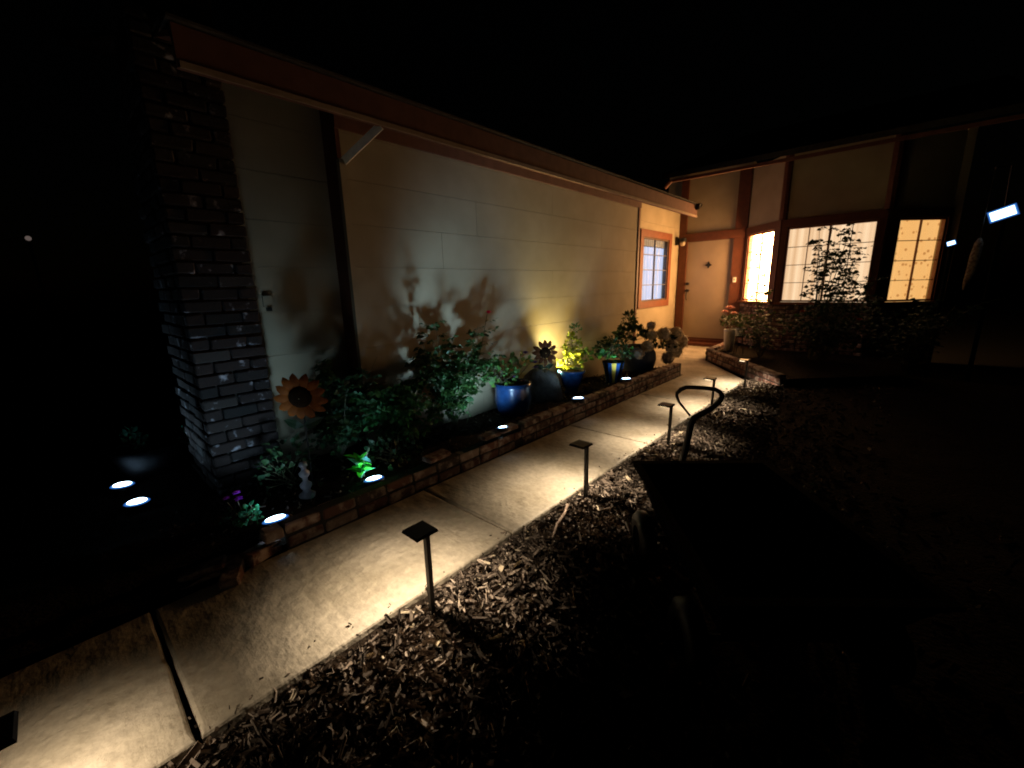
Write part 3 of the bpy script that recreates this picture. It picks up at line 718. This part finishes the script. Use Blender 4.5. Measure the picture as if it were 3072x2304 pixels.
# ------------------------------------------------------------------ cart
ct = thing('garden_cart', 'black garden dump cart with looped pull handle, standing on the mulch', 'garden cart', (-.5, 1.7, 0))
a_ = V((.64, -.77, 0)).normalized(); b_ = V((.77, .64, 0)).normalized(); P = V((-.89, 1.92, 0)); Z = V((0, 0, 1))
mb = MB()
def ring(u0, u1, w0, w1, z): return [P+a_*u0+b_*w0+Z*z, P+a_*u1+b_*w0+Z*z, P+a_*u1+b_*w1+Z*z, P+a_*u0+b_*w1+Z*z]
rings = [ring(.1, .85, .08, .56, .2), ring(.0, .98, .0, .64, .43), ring(-.02, 1.0, -.02, .66, .435), ring(-.02, 1.0, -.02, .66, .45), ring(.015, .965, .015, .625, .45), ring(.12, .83, .1, .54, .215)]
vs = [p for r_ in rings for p in r_]; fs = [(i*4+k, i*4+(k+1) % 4, (i+1)*4+(k+1) % 4, (i+1)*4+k) for i in range(5) for k in range(4)]+[(3, 2, 1, 0), (20, 21, 22, 23)]
mb.add(vs, fs); ob('tub', mb, M_POLY, ct)
mb = MB()
for w in (.16, .48): mb.tube([P+a_*.05+b_*w+Z*.17, P+a_*.9+b_*w+Z*.17], .015, 8)
for u in (.18, .78): mb.tube([P+a_*u+b_*-.0+Z*.13, P+a_*u+b_*.64+Z*.13], .012, 8)
mb.tube([P+a_*.06+b_*.3+Z*.15, P+a_*-.1+b_*.35+Z*.12, V((-.85, 2.45, .14))], .014, 8)
ob('chassis', mb, M_BLK, ct)
for u in (.18, .78):
    for w in (.0, .64):
        c = P+a_*u+b_*w+Z*.13; mb = MB()
        prof = [(-.035, .06), (-.035, .11), (-.02, .13), (.02, .13), (.035, .11), (.035, .06)]
        n = 20; vs = []
        for h, r_ in prof:
            for k in range(n): t = 2*PI*k/n; vs.append(c+b_*h+(a_*math.cos(t)+Z*math.sin(t))*r_)
        mb.add(vs, [(i*n+k, i*n+(k+1) % n, (i+1)*n+(k+1) % n, (i+1)*n+k) for i in range(5) for k in range(n)])
        wh = bpy.data.objects.new('wheel', None); place(wh, ct, c)
        ob('tyre', mb, M_BLK, wh, smooth=True)
        mb = MB(); mb.tube([c-b_*.03, c+b_*.03], .062, 16); ob('hub', mb, M_POLY, wh)
Yh = 2.45
pole = [(-.86, .1), (-.845, .29), (-.83, .38), (-.82, .46), (-.81, .54), (-.795, .575), (-.76, .605), (-.72, .635), (-.69, .665), (-.665, .7), (-.66, .725), (-.67, .745), (-.7, .758), (-.76, .757),
        (-.82, .752), (-.86, .747), (-.89, .73), (-.91, .705), (-.91, .685), (-.895, .655), (-.86, .622), (-.82, .583)]
rad = [.019]*5+[.018, .017, .016, .0155, .015, .014, .0132, .0128, .0128, .0128, .0125, .0135, .011, .009, .0075, .007, .0065]
mb = MB(); mb.tube([(x, Yh+(.0 if i < 6 else .02*math.sin((i-6)*.2)), z) for i, (x, z) in enumerate(pole)], rad, 10)
ob('pull_handle', mb, M_BLK, ct, smooth=True)

# ------------------------------------------------------------------ plants
def green(k=1.0, base=(.045, .12, .03), v=.35):
    q = R.uniform(1-v, 1+v)*k; return (base[0]*q*R.uniform(.8, 1.3), base[1]*q, base[2]*q*R.uniform(.7, 1.2))
def shrub(name, label, cat, base, h, spread, canes, nleaf, size=.05, tintb=(.045, .12, .03), lean=(0, 0), bare=.25, flowers=(), twig=.12, leaves5=True, rad=.006, droop=.4):
    t = thing(name, label, cat, base); st = MB(); lf = MB(); base = V(base)
    tips = []
    for c in range(canes):
        a = R.uniform(0, 2*PI); s_ = spread*math.sqrt(R.random()); hh = h*R.uniform(.55, 1.05)
        e = base+V((math.cos(a)*s_+lean[0], math.sin(a)*s_+lean[1], hh)); mid = base+(e-base)*.5+V((math.cos(a), math.sin(a), 0))*s_*-.15+V((0, 0, hh*.06))
        pts = []
        for i in range(9):
            u = i/8; p = base*(1-u)**2+mid*2*u*(1-u)+e*u*u; pts.append(p+rv(.012)*(u > 0))
        st.tube(pts, [rad*(1-.75*i/8) for i in range(9)], 5); tips.append(pts[-1])
        for _ in range(max(1, nleaf//canes)):
            u = bare+(1-bare)*R.random()**.8; f_ = u*8; i = min(7, int(f_)); p = pts[i].lerp(pts[i+1], f_-i)
            az = R.uniform(0, 2*PI); d = V((math.cos(az), math.sin(az), R.uniform(-droop, .5))).normalized()
            L_ = twig*R.uniform(.4, 1.3); q = p+d*L_
            st.tube([p, q], [.0018, .001], 3, cap=False)
            tn = green(1, tintb)
            if leaves5:
                for kk, (f2, sd_) in enumerate(((1, 0), (.75, 1), (.75, -1), (.42, 1), (.42, -1))):
                    pp = p+d*L_*f2; sdv = d.cross(Z).normalized()*sd_
                    dd = (d*(1 if sd_ == 0 else .35)+sdv+V((0, 0, -.15))).normalized()
                    sz = size*R.uniform(.7, 1.25); lf.leaf(pp, dd, Z+rv(.9), sz, sz*.85, tn)
            else:
                sz = size*R.uniform(.7, 1.3); lf.leaf(q, (d+rv(.4)), Z+rv(.6), sz, sz*.8, tn)
    ob('stems', st, M_STEM, t); ob('foliage', lf, M_LEAF, t, kind='stuff')
    return t, tips
def rosette(parent, p, r, col, n=16, name='flower', m=None, d=V((0, 0, 1)), label=None):
    mb = MB(); a0 = d.orthogonal().normalized(); b0 = d.cross(a0)
    for i in range(n):
        t = i*2.4; k = .25+.75*i/n; out = a0*math.cos(t)+b0*math.sin(t)
        mb.leaf(V(p)+out*r*.08, (out*k+d*(1.25-k)).normalized(), d, r*(.6+.4*k), r*.75*(.6+.4*k), tuple(c*R.uniform(.75, 1.2) for c in col), .1)
    return ob(name, mb, M_LEAF, parent, label=label)

# left rose bush with the metal sunflower in front
rb1, _ = shrub('rose_bush', 'dark rose bush against the wall behind the orange metal sunflower', 'rose bush', (-3.08, 1.36, .05), .8, .36, 13, 230, tintb=(.045, .12, .05))
rb2, tips = shrub('rose_bush', 'large leafy rose bush left of the blue pots with one red bloom on top', 'rose bush', (-2.95, 2.42, .05), 1.0, .46, 17, 400, tintb=(.032, .085, .024))
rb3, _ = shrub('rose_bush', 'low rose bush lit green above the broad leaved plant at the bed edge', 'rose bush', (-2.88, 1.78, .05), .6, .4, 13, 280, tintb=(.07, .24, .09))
# tall cane with the red rose
mb = MB(); cane = [(-2.98, 2.6, .05), (-3.0, 2.72, .45), (-3.0, 2.86, .8), (-3.0, 2.95, 1.09)]; mb.tube(cane, [.006, .005, .004, .003], 6)
ob('stems', mb, M_STEM, rb2)
mb = MB()
for i in range(26):
    u = R.uniform(.35, .93); z = .05+1.04*u; p = V((-3.0, 2.6+.35*u, z)); az = R.uniform(0, 2*PI); d = V((math.cos(az), math.sin(az), R.uniform(-.3, .3)))
    for q in range(4): mb.leaf(p+d*.04*q, (d+rv(.7)), Z+rv(.4), .05, .034, green(.8))
ob('foliage', mb, M_LEAF, rb2, kind='stuff')
rosette(rb2, (-2.98, 2.95, 1.1), .045, (.9, .03, .14), 16, 'rose_bloom')

def sunflower(label, c, r, m, zbase, face, petals=13, leafm=None):
    t = thing('metal_sunflower', label, 'garden ornament', (c[0], c[1], zbase), 'metal sunflower stakes in the flower bed')
    c = V(c); n_ = V(face).normalized(); u = n_.cross(Z).normalized(); w = u.cross(n_)*-1
    mb = MB(); mb.tube([(c.x-.01, c.y, zbase-.05), (c.x-.015, c.y+.01, (zbase+c.z)/2), c-n_*.02], .006, 6); ob('stake', mb, M_BLK, t)
    for i in range(petals):
        a = 2*PI*i/petals+R.uniform(-.05, .05); d = u*math.cos(a)+w*math.sin(a); mb = MB(); ln = r*.66*R.uniform(.9, 1.08); wd = r*.36
        p0 = c+d*r*.34; sd = d.cross(n_); vs = []
        tb = [(0, .35, .0), (.25, .8, .01), (.55, 1, .016), (.82, .66, .01), (1, .06, -.004)]
        for f_, w_, h_ in tb:
            vs += [p0+d*ln*f_+sd*wd/2*w_+n_*(h_-.006), p0+d*ln*f_+n_*(h_+.002), p0+d*ln*f_-sd*wd/2*w_+n_*(h_-.006)]
        mb.add(vs, [(k*3+j, k*3+j+1, (k+1)*3+j+1, (k+1)*3+j) for k in range(4) for j in range(2)]); ob('petal', mb, m, t, smooth=True)
    mb = MB(); vs = []; n = 22
    for rr, hh in ((.42, 0), (.42, .012), (.36, .024), (.2, .032), (.02, .034)):
        for k in range(n): q = 2*PI*k/n; vs.append(c+(u*math.cos(q)+w*math.sin(q))*r*rr+n_*hh)
    mb.add(vs, [(i*n+k, i*n+(k+1) % n, (i+1)*n+(k+1) % n, (i+1)*n+k) for i in range(4) for k in range(n)]); ob('seed_head', mb, M_SEED, t, smooth=True)
    mb = MB()
    for s_ in (-1, 1):
        mb.leaf(V((c.x-.01, c.y, c.z-r*1.15)), u*s_+V((0, 0, .3)), n_, r*.8, r*.4, (.015, .03, .012))
    ob('metal_leaf', mb, M_LEAF, t); return t
sunflower('orange metal sunflower on a stake beside the brick chimney', (-2.78, 1.02, .69), .168, M_PETO, .05, (.75, -.62, -.1), 13)
sunflower('metal sunflower coloured dark as if backlit, standing behind the boulder, left of the glowing yellow plant', (-2.86, 3.7, .62), .15, M_PETD, .06, (.8, -.6, .0), 12)

# boulder
mb = MB(); mb.blob((-2.94, 3.7, .04), (.24, .31, .4), 22, 14, .14, 1.8, 4, zmin=-.02)
tag(ob('boulder', mb, M_ROCK, smooth=True), 'rounded grey boulder between the round blue pot and the footed blue pot', 'boulder')

def pot(name, label, c, prof, m, cat='flower pot', rimm=None, wob=0):
    t = thing(name, label, cat, c)
    mb = MB(); mb.lathe(prof, c, 30, wob=wob); ob('pot_body', mb, m, t, smooth=True)
    ri, zi = prof[-1]
    mb = MB(); mb.lathe([(ri*.98, zi+.005), (0.001, zi+.015)], c, 24); ob('potting_soil', mb, M_SOIL, t)
    return t
def cupleaves(parent, c, r, h, n, size, tintb, seed=0, name='foliage', leafy=.8, up=.4):
    mb = MB(); st = MB(); c = V(c)
    for i in range(n):
        az = R.uniform(0, 2*PI); ph = math.acos(R.uniform(-.1, 1)); d = V((math.sin(ph)*math.cos(az), math.sin(ph)*math.sin(az), math.cos(ph)))
        k = R.uniform(.55, 1.05); p = c+V((d.x*r*k, d.y*r*k, d.z*h*k)); sz = size*R.uniform(.65, 1.25)
        mb.leaf(p, (d+rv(.6)+V((0, 0, .1))), (d+Z*up+rv(.4)), sz, sz*leafy, green(1, tintb))
        if i % 6 == 0: st.tube([c+V((R.uniform(-.3, .3)*r, R.uniform(-.3, .3)*r, -.02)), p], .0025, 4, cap=False)
    ob('stems', st, M_STEM, parent); return ob(name, mb, M_LEAF, parent, kind='stuff')

# round blue pot with purple flowers
p1 = pot('round_blue_pot', 'deep round glazed blue pot with green leaves and purple flowers', (-2.78, 3.06, .07),
         [(.1, 0), (.14, .01), (.175, .08), (.19, .18), (.182, .27), (.186, .3), (.186, .34), (.172, .345), (.165, .3)], M_BLUE)
cupleaves(p1, (-2.86, 2.96, .44), .21, .2, 150, .055, (.06, .15, .03))
mb = MB()
for q in range(5): mb.tube([(-2.8, 3.1, .4), (-2.8, 3.2+.05*q, .56+.02*R.random())], .003, 4)
ob('stems', mb, M_STEM, p1)
for c in ((-2.8, 3.29, .67), (-2.78, 3.42, .55), (-2.76, 3.4, .5), (-2.72, 3.15, .4), (-2.74, 3.05, .46)):
    rosette(p1, c, .045, (.1, .055, .24), 18, 'flower')
cupleaves(p1, (-2.82, 3.2, .57), .12, .1, 46, .055, (.07, .16, .04))

# footed blue pot, yellow-green plant
p2 = pot('footed_blue_pot', 'footed glazed blue pot with flared rim holding the glowing yellow plant', (-2.84, 4.2, .06),
         [(.085, 0), (.09, .015), (.07, .04), (.085, .07), (.12, .13), (.135, .2), (.14, .245), (.165, .27), (.168, .29), (.15, .292), (.14, .26)], M_BLUE)
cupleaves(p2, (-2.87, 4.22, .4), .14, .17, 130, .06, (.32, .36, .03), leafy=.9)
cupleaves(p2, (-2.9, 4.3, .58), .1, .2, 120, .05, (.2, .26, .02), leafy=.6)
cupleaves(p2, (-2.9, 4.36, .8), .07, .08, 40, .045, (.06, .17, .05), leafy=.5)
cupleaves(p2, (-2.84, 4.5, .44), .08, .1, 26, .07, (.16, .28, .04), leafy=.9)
for c in ((-2.8, 4.16, .38), (-2.8, 4.1, .44), (-2.79, 4.22, .47)): rosette(p2, c, .04, (.7, .66, .4), 16, 'flower')  # pale rosettes stand for overexposed leaves, brightness put into their colour

# striped pot with dark round shrub
p3 = thing('striped_pot', 'tapered pot with blue and yellow stripes under the dark round shrub', 'flower pot', (-2.68, 4.93, .06))
for q in range(16):
    mb = MB(); a0 = 2*PI*q/16; vs = []
    for f_ in range(4):
        a = a0+2*PI/16*f_/3
        for r_, z in ((.085, 0), (.1, .1), (.125, .2), (.145, .29), (.15, .3)): vs.append((-2.68+r_*math.cos(a), 4.93+r_*math.sin(a), .06+z))
    mb.add(vs, [(f_*5+k, (f_+1)*5+k, (f_+1)*5+k+1, f_*5+k+1) for f_ in range(3) for k in range(4)])
    ob('stripe', mb, M_YEL if q % 4 == 1 else (M_BLUE if q % 2 == 0 else M_POLY), p3, smooth=True)
mb = MB(); mb.lathe([(.15, .29), (.001, .3)], (-2.68, 4.93, .06), 20); ob('potting_soil', mb, M_SOIL, p3)
sh = thing('round_shrub', 'dark dense ball of foliage in the striped pot', 'potted plant', (-2.72, 4.95, .34))
cupleaves(sh, (-2.74, 5.0, .42), .24, .24, 420, .045, (.02, .05, .012))
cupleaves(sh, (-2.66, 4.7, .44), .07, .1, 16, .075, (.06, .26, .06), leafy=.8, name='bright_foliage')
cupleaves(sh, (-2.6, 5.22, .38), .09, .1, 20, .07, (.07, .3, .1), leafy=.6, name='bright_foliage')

# big pot with hydrangeas
p4 = pot('big_round_pot', 'large bulging blue grey pot at the far end of the brick edging, full of hydrangeas', (-2.78, 5.86, .06),
         [(.14, 0), (.18, .01), (.24, .09), (.265, .2), (.25, .3), (.22, .35), (.235, .375), (.235, .39), (.21, .39), (.2, .36)], M_BLGR)
cupleaves(p4, (-2.86, 5.86, .56), .26, .2, 170, .08, (.04, .07, .02), leafy=.75)
cupleaves(p4, (-2.96, 5.9, .78), .1, .14, 60, .07, (.05, .09, .03), leafy=.6)
cupleaves(p4, (-2.6, 6.25, .42), .2, .2, 110, .08, (.03, .06, .02), leafy=.75)
for c, r_ in (((-2.5, 5.55, .5), .085), ((-2.55, 5.8, .63), .075), ((-2.5, 6.1, .62), .1), ((-2.48, 6.45, .58), .12), ((-2.45, 6.65, .45), .12), ((-2.45, 6.3, .42), .11), ((-2.46, 6.2, .25), .1), ((-2.5, 6.6, .3), .11), ((-2.5, 5.3, .42), .07), ((-2.66, 6.0, .74), .07)):
    mb = MB(); mb.any = True; mb.blob(c, r_*.86, 10, 7, .2, 4, c[1], tint=(.6, .5, .38))
    for q in range(130):
        d = rv().normalized(); p = V(c)+d*r_*R.uniform(.8, 1.05); tn = V((.85, .7, .53))*R.uniform(.6, 1.15)
        mb.leaf4(p, (d.cross(rv()).normalized()), d, r_*.36, r_*.32, tuple(tn))
    ob('flower_head', mb, M_LEAF, p4)

# bright green plant by the middle disc lamp, leaves as single parts
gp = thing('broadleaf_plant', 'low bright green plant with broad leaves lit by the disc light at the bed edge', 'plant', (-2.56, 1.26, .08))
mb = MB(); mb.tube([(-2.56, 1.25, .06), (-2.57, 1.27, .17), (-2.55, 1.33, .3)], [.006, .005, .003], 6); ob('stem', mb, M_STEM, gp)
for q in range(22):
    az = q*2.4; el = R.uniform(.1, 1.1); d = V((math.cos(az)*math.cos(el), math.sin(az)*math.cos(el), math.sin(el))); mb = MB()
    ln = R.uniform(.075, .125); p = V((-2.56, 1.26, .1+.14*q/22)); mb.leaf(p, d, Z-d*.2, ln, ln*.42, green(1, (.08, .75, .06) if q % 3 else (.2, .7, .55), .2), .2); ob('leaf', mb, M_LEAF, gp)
# purple flower and greens left
pf = thing('purple_flower', 'small plant with vivid purple blooms left of the nearest disc light', 'plant', (-2.58, .56, .08))
mb = MB()
for e in ((-2.6, .54, .25), (-2.62, .5, .22), (-2.57, .57, .2)): mb.tube([(-2.58, .56, .06), e], .003, 5)
ob('stem', mb, M_STEM, pf)
for c, r_ in (((-2.59, .545, .265), .026), ((-2.59, .55, .225), .028), ((-2.62, .5, .24), .024)): rosette(pf, c, r_, (.6, .1, .85), 16, 'flower')
cupleaves(pf, (-2.54, .575, .1), .05, .1, 60, .028, (.08, .4, .2))
cupleaves(pf, (-2.62, .52, .1), .06, .08, 40, .028, (.05, .14, .07))
# white turned ornament
wo = thing('white_ornament', 'slim white turned garden ornament between the purple flower and the green plant', 'garden ornament', (-2.62, .92, .08))
mb = MB(); mb.lathe([(.045, 0), (.05, .02), (.03, .035), (.02, .05), (.034, .075), (.036, .09), (.016, .11), (.014, .13), (.03, .15), (.033, .165), (.015, .185), (.012, .2), (.026, .215), (.02, .235), (.0, .245)], (-2.62, .92, .08), 18)
ob('turned_body', mb, M_PWHT, wo, smooth=True)
# round pot with succulent, far left
p5 = thing('dark_bowl', 'dark round bowl rim curving behind the far left disc light', 'flower pot', (-4.12, .38, .03))
mb = MB(); mb.lathe([(.16, 0), (.2, .05), (.235, .16), (.245, .22), (.225, .22), (.215, .16)], (-4.12, .38, .03), 32); ob('pot_body', mb, M_POLY, p5, smooth=True)
sc_ = thing('succulent', 'upright teal green succulent growing in the dark bowl at far left', 'plant', (-4.1, .32, .2))
cupleaves(sc_, (-4.08, .28, .22), .06, .16, 60, .05, (.04, .2, .12), leafy=.5)
cupleaves(sc_, (-4.0, .62, .2), .08, .16, 50, .04, (.03, .09, .06), leafy=.5)
# low ground plants filling the dark front of the bed
for i, (x, y, h, lb) in enumerate([(-2.86, .93, .3, 'low dark leafy plant at the foot of the chimney'), (-2.7, 1.6, .16, 'low dark leafy plant in front of the green lit rose bush')]):
    t = thing('bed_plant', lb, 'plant', (x, y, .06)); cupleaves(t, (x, y, .12), .2, h, 120, .045, (.03, .07, .03))

# entry planter: white pots, pink flower, dark shrubs
p6 = pot('tall_white_pot', 'slim tall white pot in the planter beside the front door', (-2.2, 8.35, .1), [(.06, 0), (.075, .01), (.085, .15), (.1, .34), (.105, .4), (.095, .4), (.09, .36)], M_WHT)
cupleaves(p6, (-2.18, 8.33, .58), .2, .18, 110, .07, (.05, .08, .03), leafy=.6)
mb = MB(); mb.tube([(-2.2, 8.35, .48), (-2.24, 8.3, .66), (-2.2, 8.27, .84)], .006, 6); ob('stem', mb, M_STEM, p6)
for c, r_ in (((-2.2, 8.2, .87), .1), ((-2.28, 8.22, .8), .08), ((-2.12, 8.18, .78), .08)): rosette(p6, c, r_, (.85, .42, .36), 20, 'flower')
p7 = pot('small_white_pot', 'small pale bluish pot just right of the tall white pot', (-1.98, 8.1, .42), [(.04, 0), (.05, .01), (.07, .1), (.075, .13), (.065, .13)], mat('pale_blue_glaze', (.4, .5, .65), (.45, .55, .7), 10, .3))
ps = thing('plant_stand', 'dark plant stand carrying the small pale pot in the planter', 'plant stand', (-1.98, 8.1, .1))
mb = MB()
for q in range(3): a = q*2*PI/3; mb.tube([(-1.98+.09*math.cos(a), 8.1+.09*math.sin(a), .08), (-1.98+.05*math.cos(a), 8.1+.05*math.sin(a), .41)], .007, 6)
ob('legs', mb, M_BLK, ps); mb = MB(); mb.lathe([(0, .3), (.075, .3), (.075, .315), (0, .315)], (-1.98, 8.1, .1), 16); ob('stand_top', mb, M_BLK, ps)
cupleaves(p7, (-1.96, 8.08, .66), .16, .14, 80, .06, (.05, .08, .03), leafy=.5)
shrub('planter_shrub', 'dim leafy shrub in the planter under the narrow left face of the bay window', 'shrub', (-1.6, 7.95, .08), .88, .42, 16, 380, .06, (.05, .085, .025), leaves5=False, twig=.1)
s2, tp = shrub('climbing_rose', 'tall rose silhouetted against the wide middle window of the bay', 'rose bush', (-.95, 8.2, .08), 2.0, .55, 12, 230, .06, (.03, .06, .02), lean=(.3, 0), bare=.42, rad=.011, twig=.17, droop=.5)
s4, _ = shrub('climbing_rose', 'thin rose canes with leaves crossing the narrow bright left face of the bay window', 'rose bush', (-1.72, 8.35, .08), 1.85, .22, 4, 44, .05, (.04, .07, .02), lean=(-.12, .1), bare=.35, rad=.006, twig=.14)
s3, _ = shrub('planter_shrub', 'dark leafy shrub below the wide middle window of the bay', 'shrub', (-.75, 7.95, .08), 1.02, .75, 30, 900, .07, (.03, .055, .02), leaves5=False, twig=.12)
s5, _ = shrub('planter_shrub', 'dark shrub at the right end of the planter below the amber window', 'shrub', (.2, 7.8, .05), 1.0, .65, 24, 600, .07, (.03, .055, .02), leaves5=False, twig=.12)
for c in ((-1.03, 7.55, .88), (-.35, 7.3, .8)): rosette(s3, c, .05, (.45, .06, .02), 16, 'flower')
rosette(s3, (-1.3, 7.6, .86), .045, (.3, .2, .2), 16, 'flower')

# ------------------------------------------------------------------ right side: floodlights and trunk
def flood(label, at, w, h, face, roll):
    at = V(at); n_ = V(face).normalized(); u0 = n_.cross(Z).normalized()*-1; v0 = n_.cross(u0)*-1
    u = u0*math.cos(roll)+Z*math.sin(roll); v_ = n_.cross(u)*-1
    t = thing('solar_floodlight', label, 'floodlight', at, 'solar floodlights right of the house front')
    ob('housing', MB().obox(at-n_*.03, u*w/2*1.12, v_*h/2*1.15, n_*.025), M_BLK, t)
    ob('led_panel', MB().obox(at-n_*.001, u*w*.42, v_*h*.4, n_*.009), M_LEDF, t)
    ob('halo_inner', MB().obox(at-n_*.001, u*w*.46, v_*h*.46, n_*.006), M_HALO2, t)
    ob('halo_outer', MB().obox(at-n_*.001, u*w*.5, v_*h*.53, n_*.003), M_HALO, t)
    mb = MB(); mb.tube([at-n_*.05, at-n_*.12+Z*-.02], .012, 8); ob('bracket', mb, M_BLK, t)
    return t
M_LEDF = emit('flood_led', (.55, .8, 1.0), 4)
flood('large tilted solar floodlight glaring white at the right edge', (.8, 8.0, 2.07), .24, .13, (-.25, -1, -.1), .34)
flood('small solar floodlight just right of the amber bay window', (.41, 8.0, 1.76), .085, .055, (-.3, -1, -.05), .3)
mb = MB(); mb.tube([(.83, 8.13, -.05), (.83, 8.12, 2.0)], .025, 8); mb.tube([(.43, 8.13, -.05), (.43, 8.12, 1.74)], .02, 8)
tag(ob('lamp_posts', mb, M_POLY), 'pair of dark stakes carrying the two floodlights', 'post')
tk = thing('hanging_ornament', 'tapering mottled brown ornament hanging in the dark below the large floodlight', 'garden ornament', (.645, 8.0, 1.8))
M_BARK = mat('mottled_brown', (.16, .07, .04), (.5, .36, .28), 34, .9, .9, 50, dist=.01)
mb = MB(); mb.tube([(.66, 8.0, 2.6), (.655, 8.0, 1.8)], .003, 5); ob('cord', mb, M_BLK, tk)
mb = MB(); mb.tube([(.655, 8.0, 1.8), (.655, 8.0, 1.74), (.645, 8.0, 1.6), (.635, 8.0, 1.4), (.61, 8.0, 1.26), (.6, 8.0, 1.17)], [.015, .04, .046, .042, .024, .006], 12)
ob('ornament_body', mb, M_BARK, tk, smooth=True)
mb = MB(); mb.tube([(.66, 8.0, 2.6), (.8, 8.1, 2.62), (.83, 8.13, 1.9)], .012, 6); ob('hook', mb, M_BLK, tk)

# far neighbour's lamp at left
nb = thing('neighbour_lamp', 'tiny far off lamp glowing in the dark at the left edge', 'lamp', (-25, .19, 3.5))
mb = MB(); mb.blob((-25, .19, 3.6), .09, 8, 6, 0); ob('lamp_globe', mb, emit('far_lamp', (.5, .38, .34), .2), nb)
mb = MB(); mb.tube([(-25, .19, -.07), (-25, .19, 3.5)], .05, 8); ob('lamp_pole', mb, M_BLK, nb)
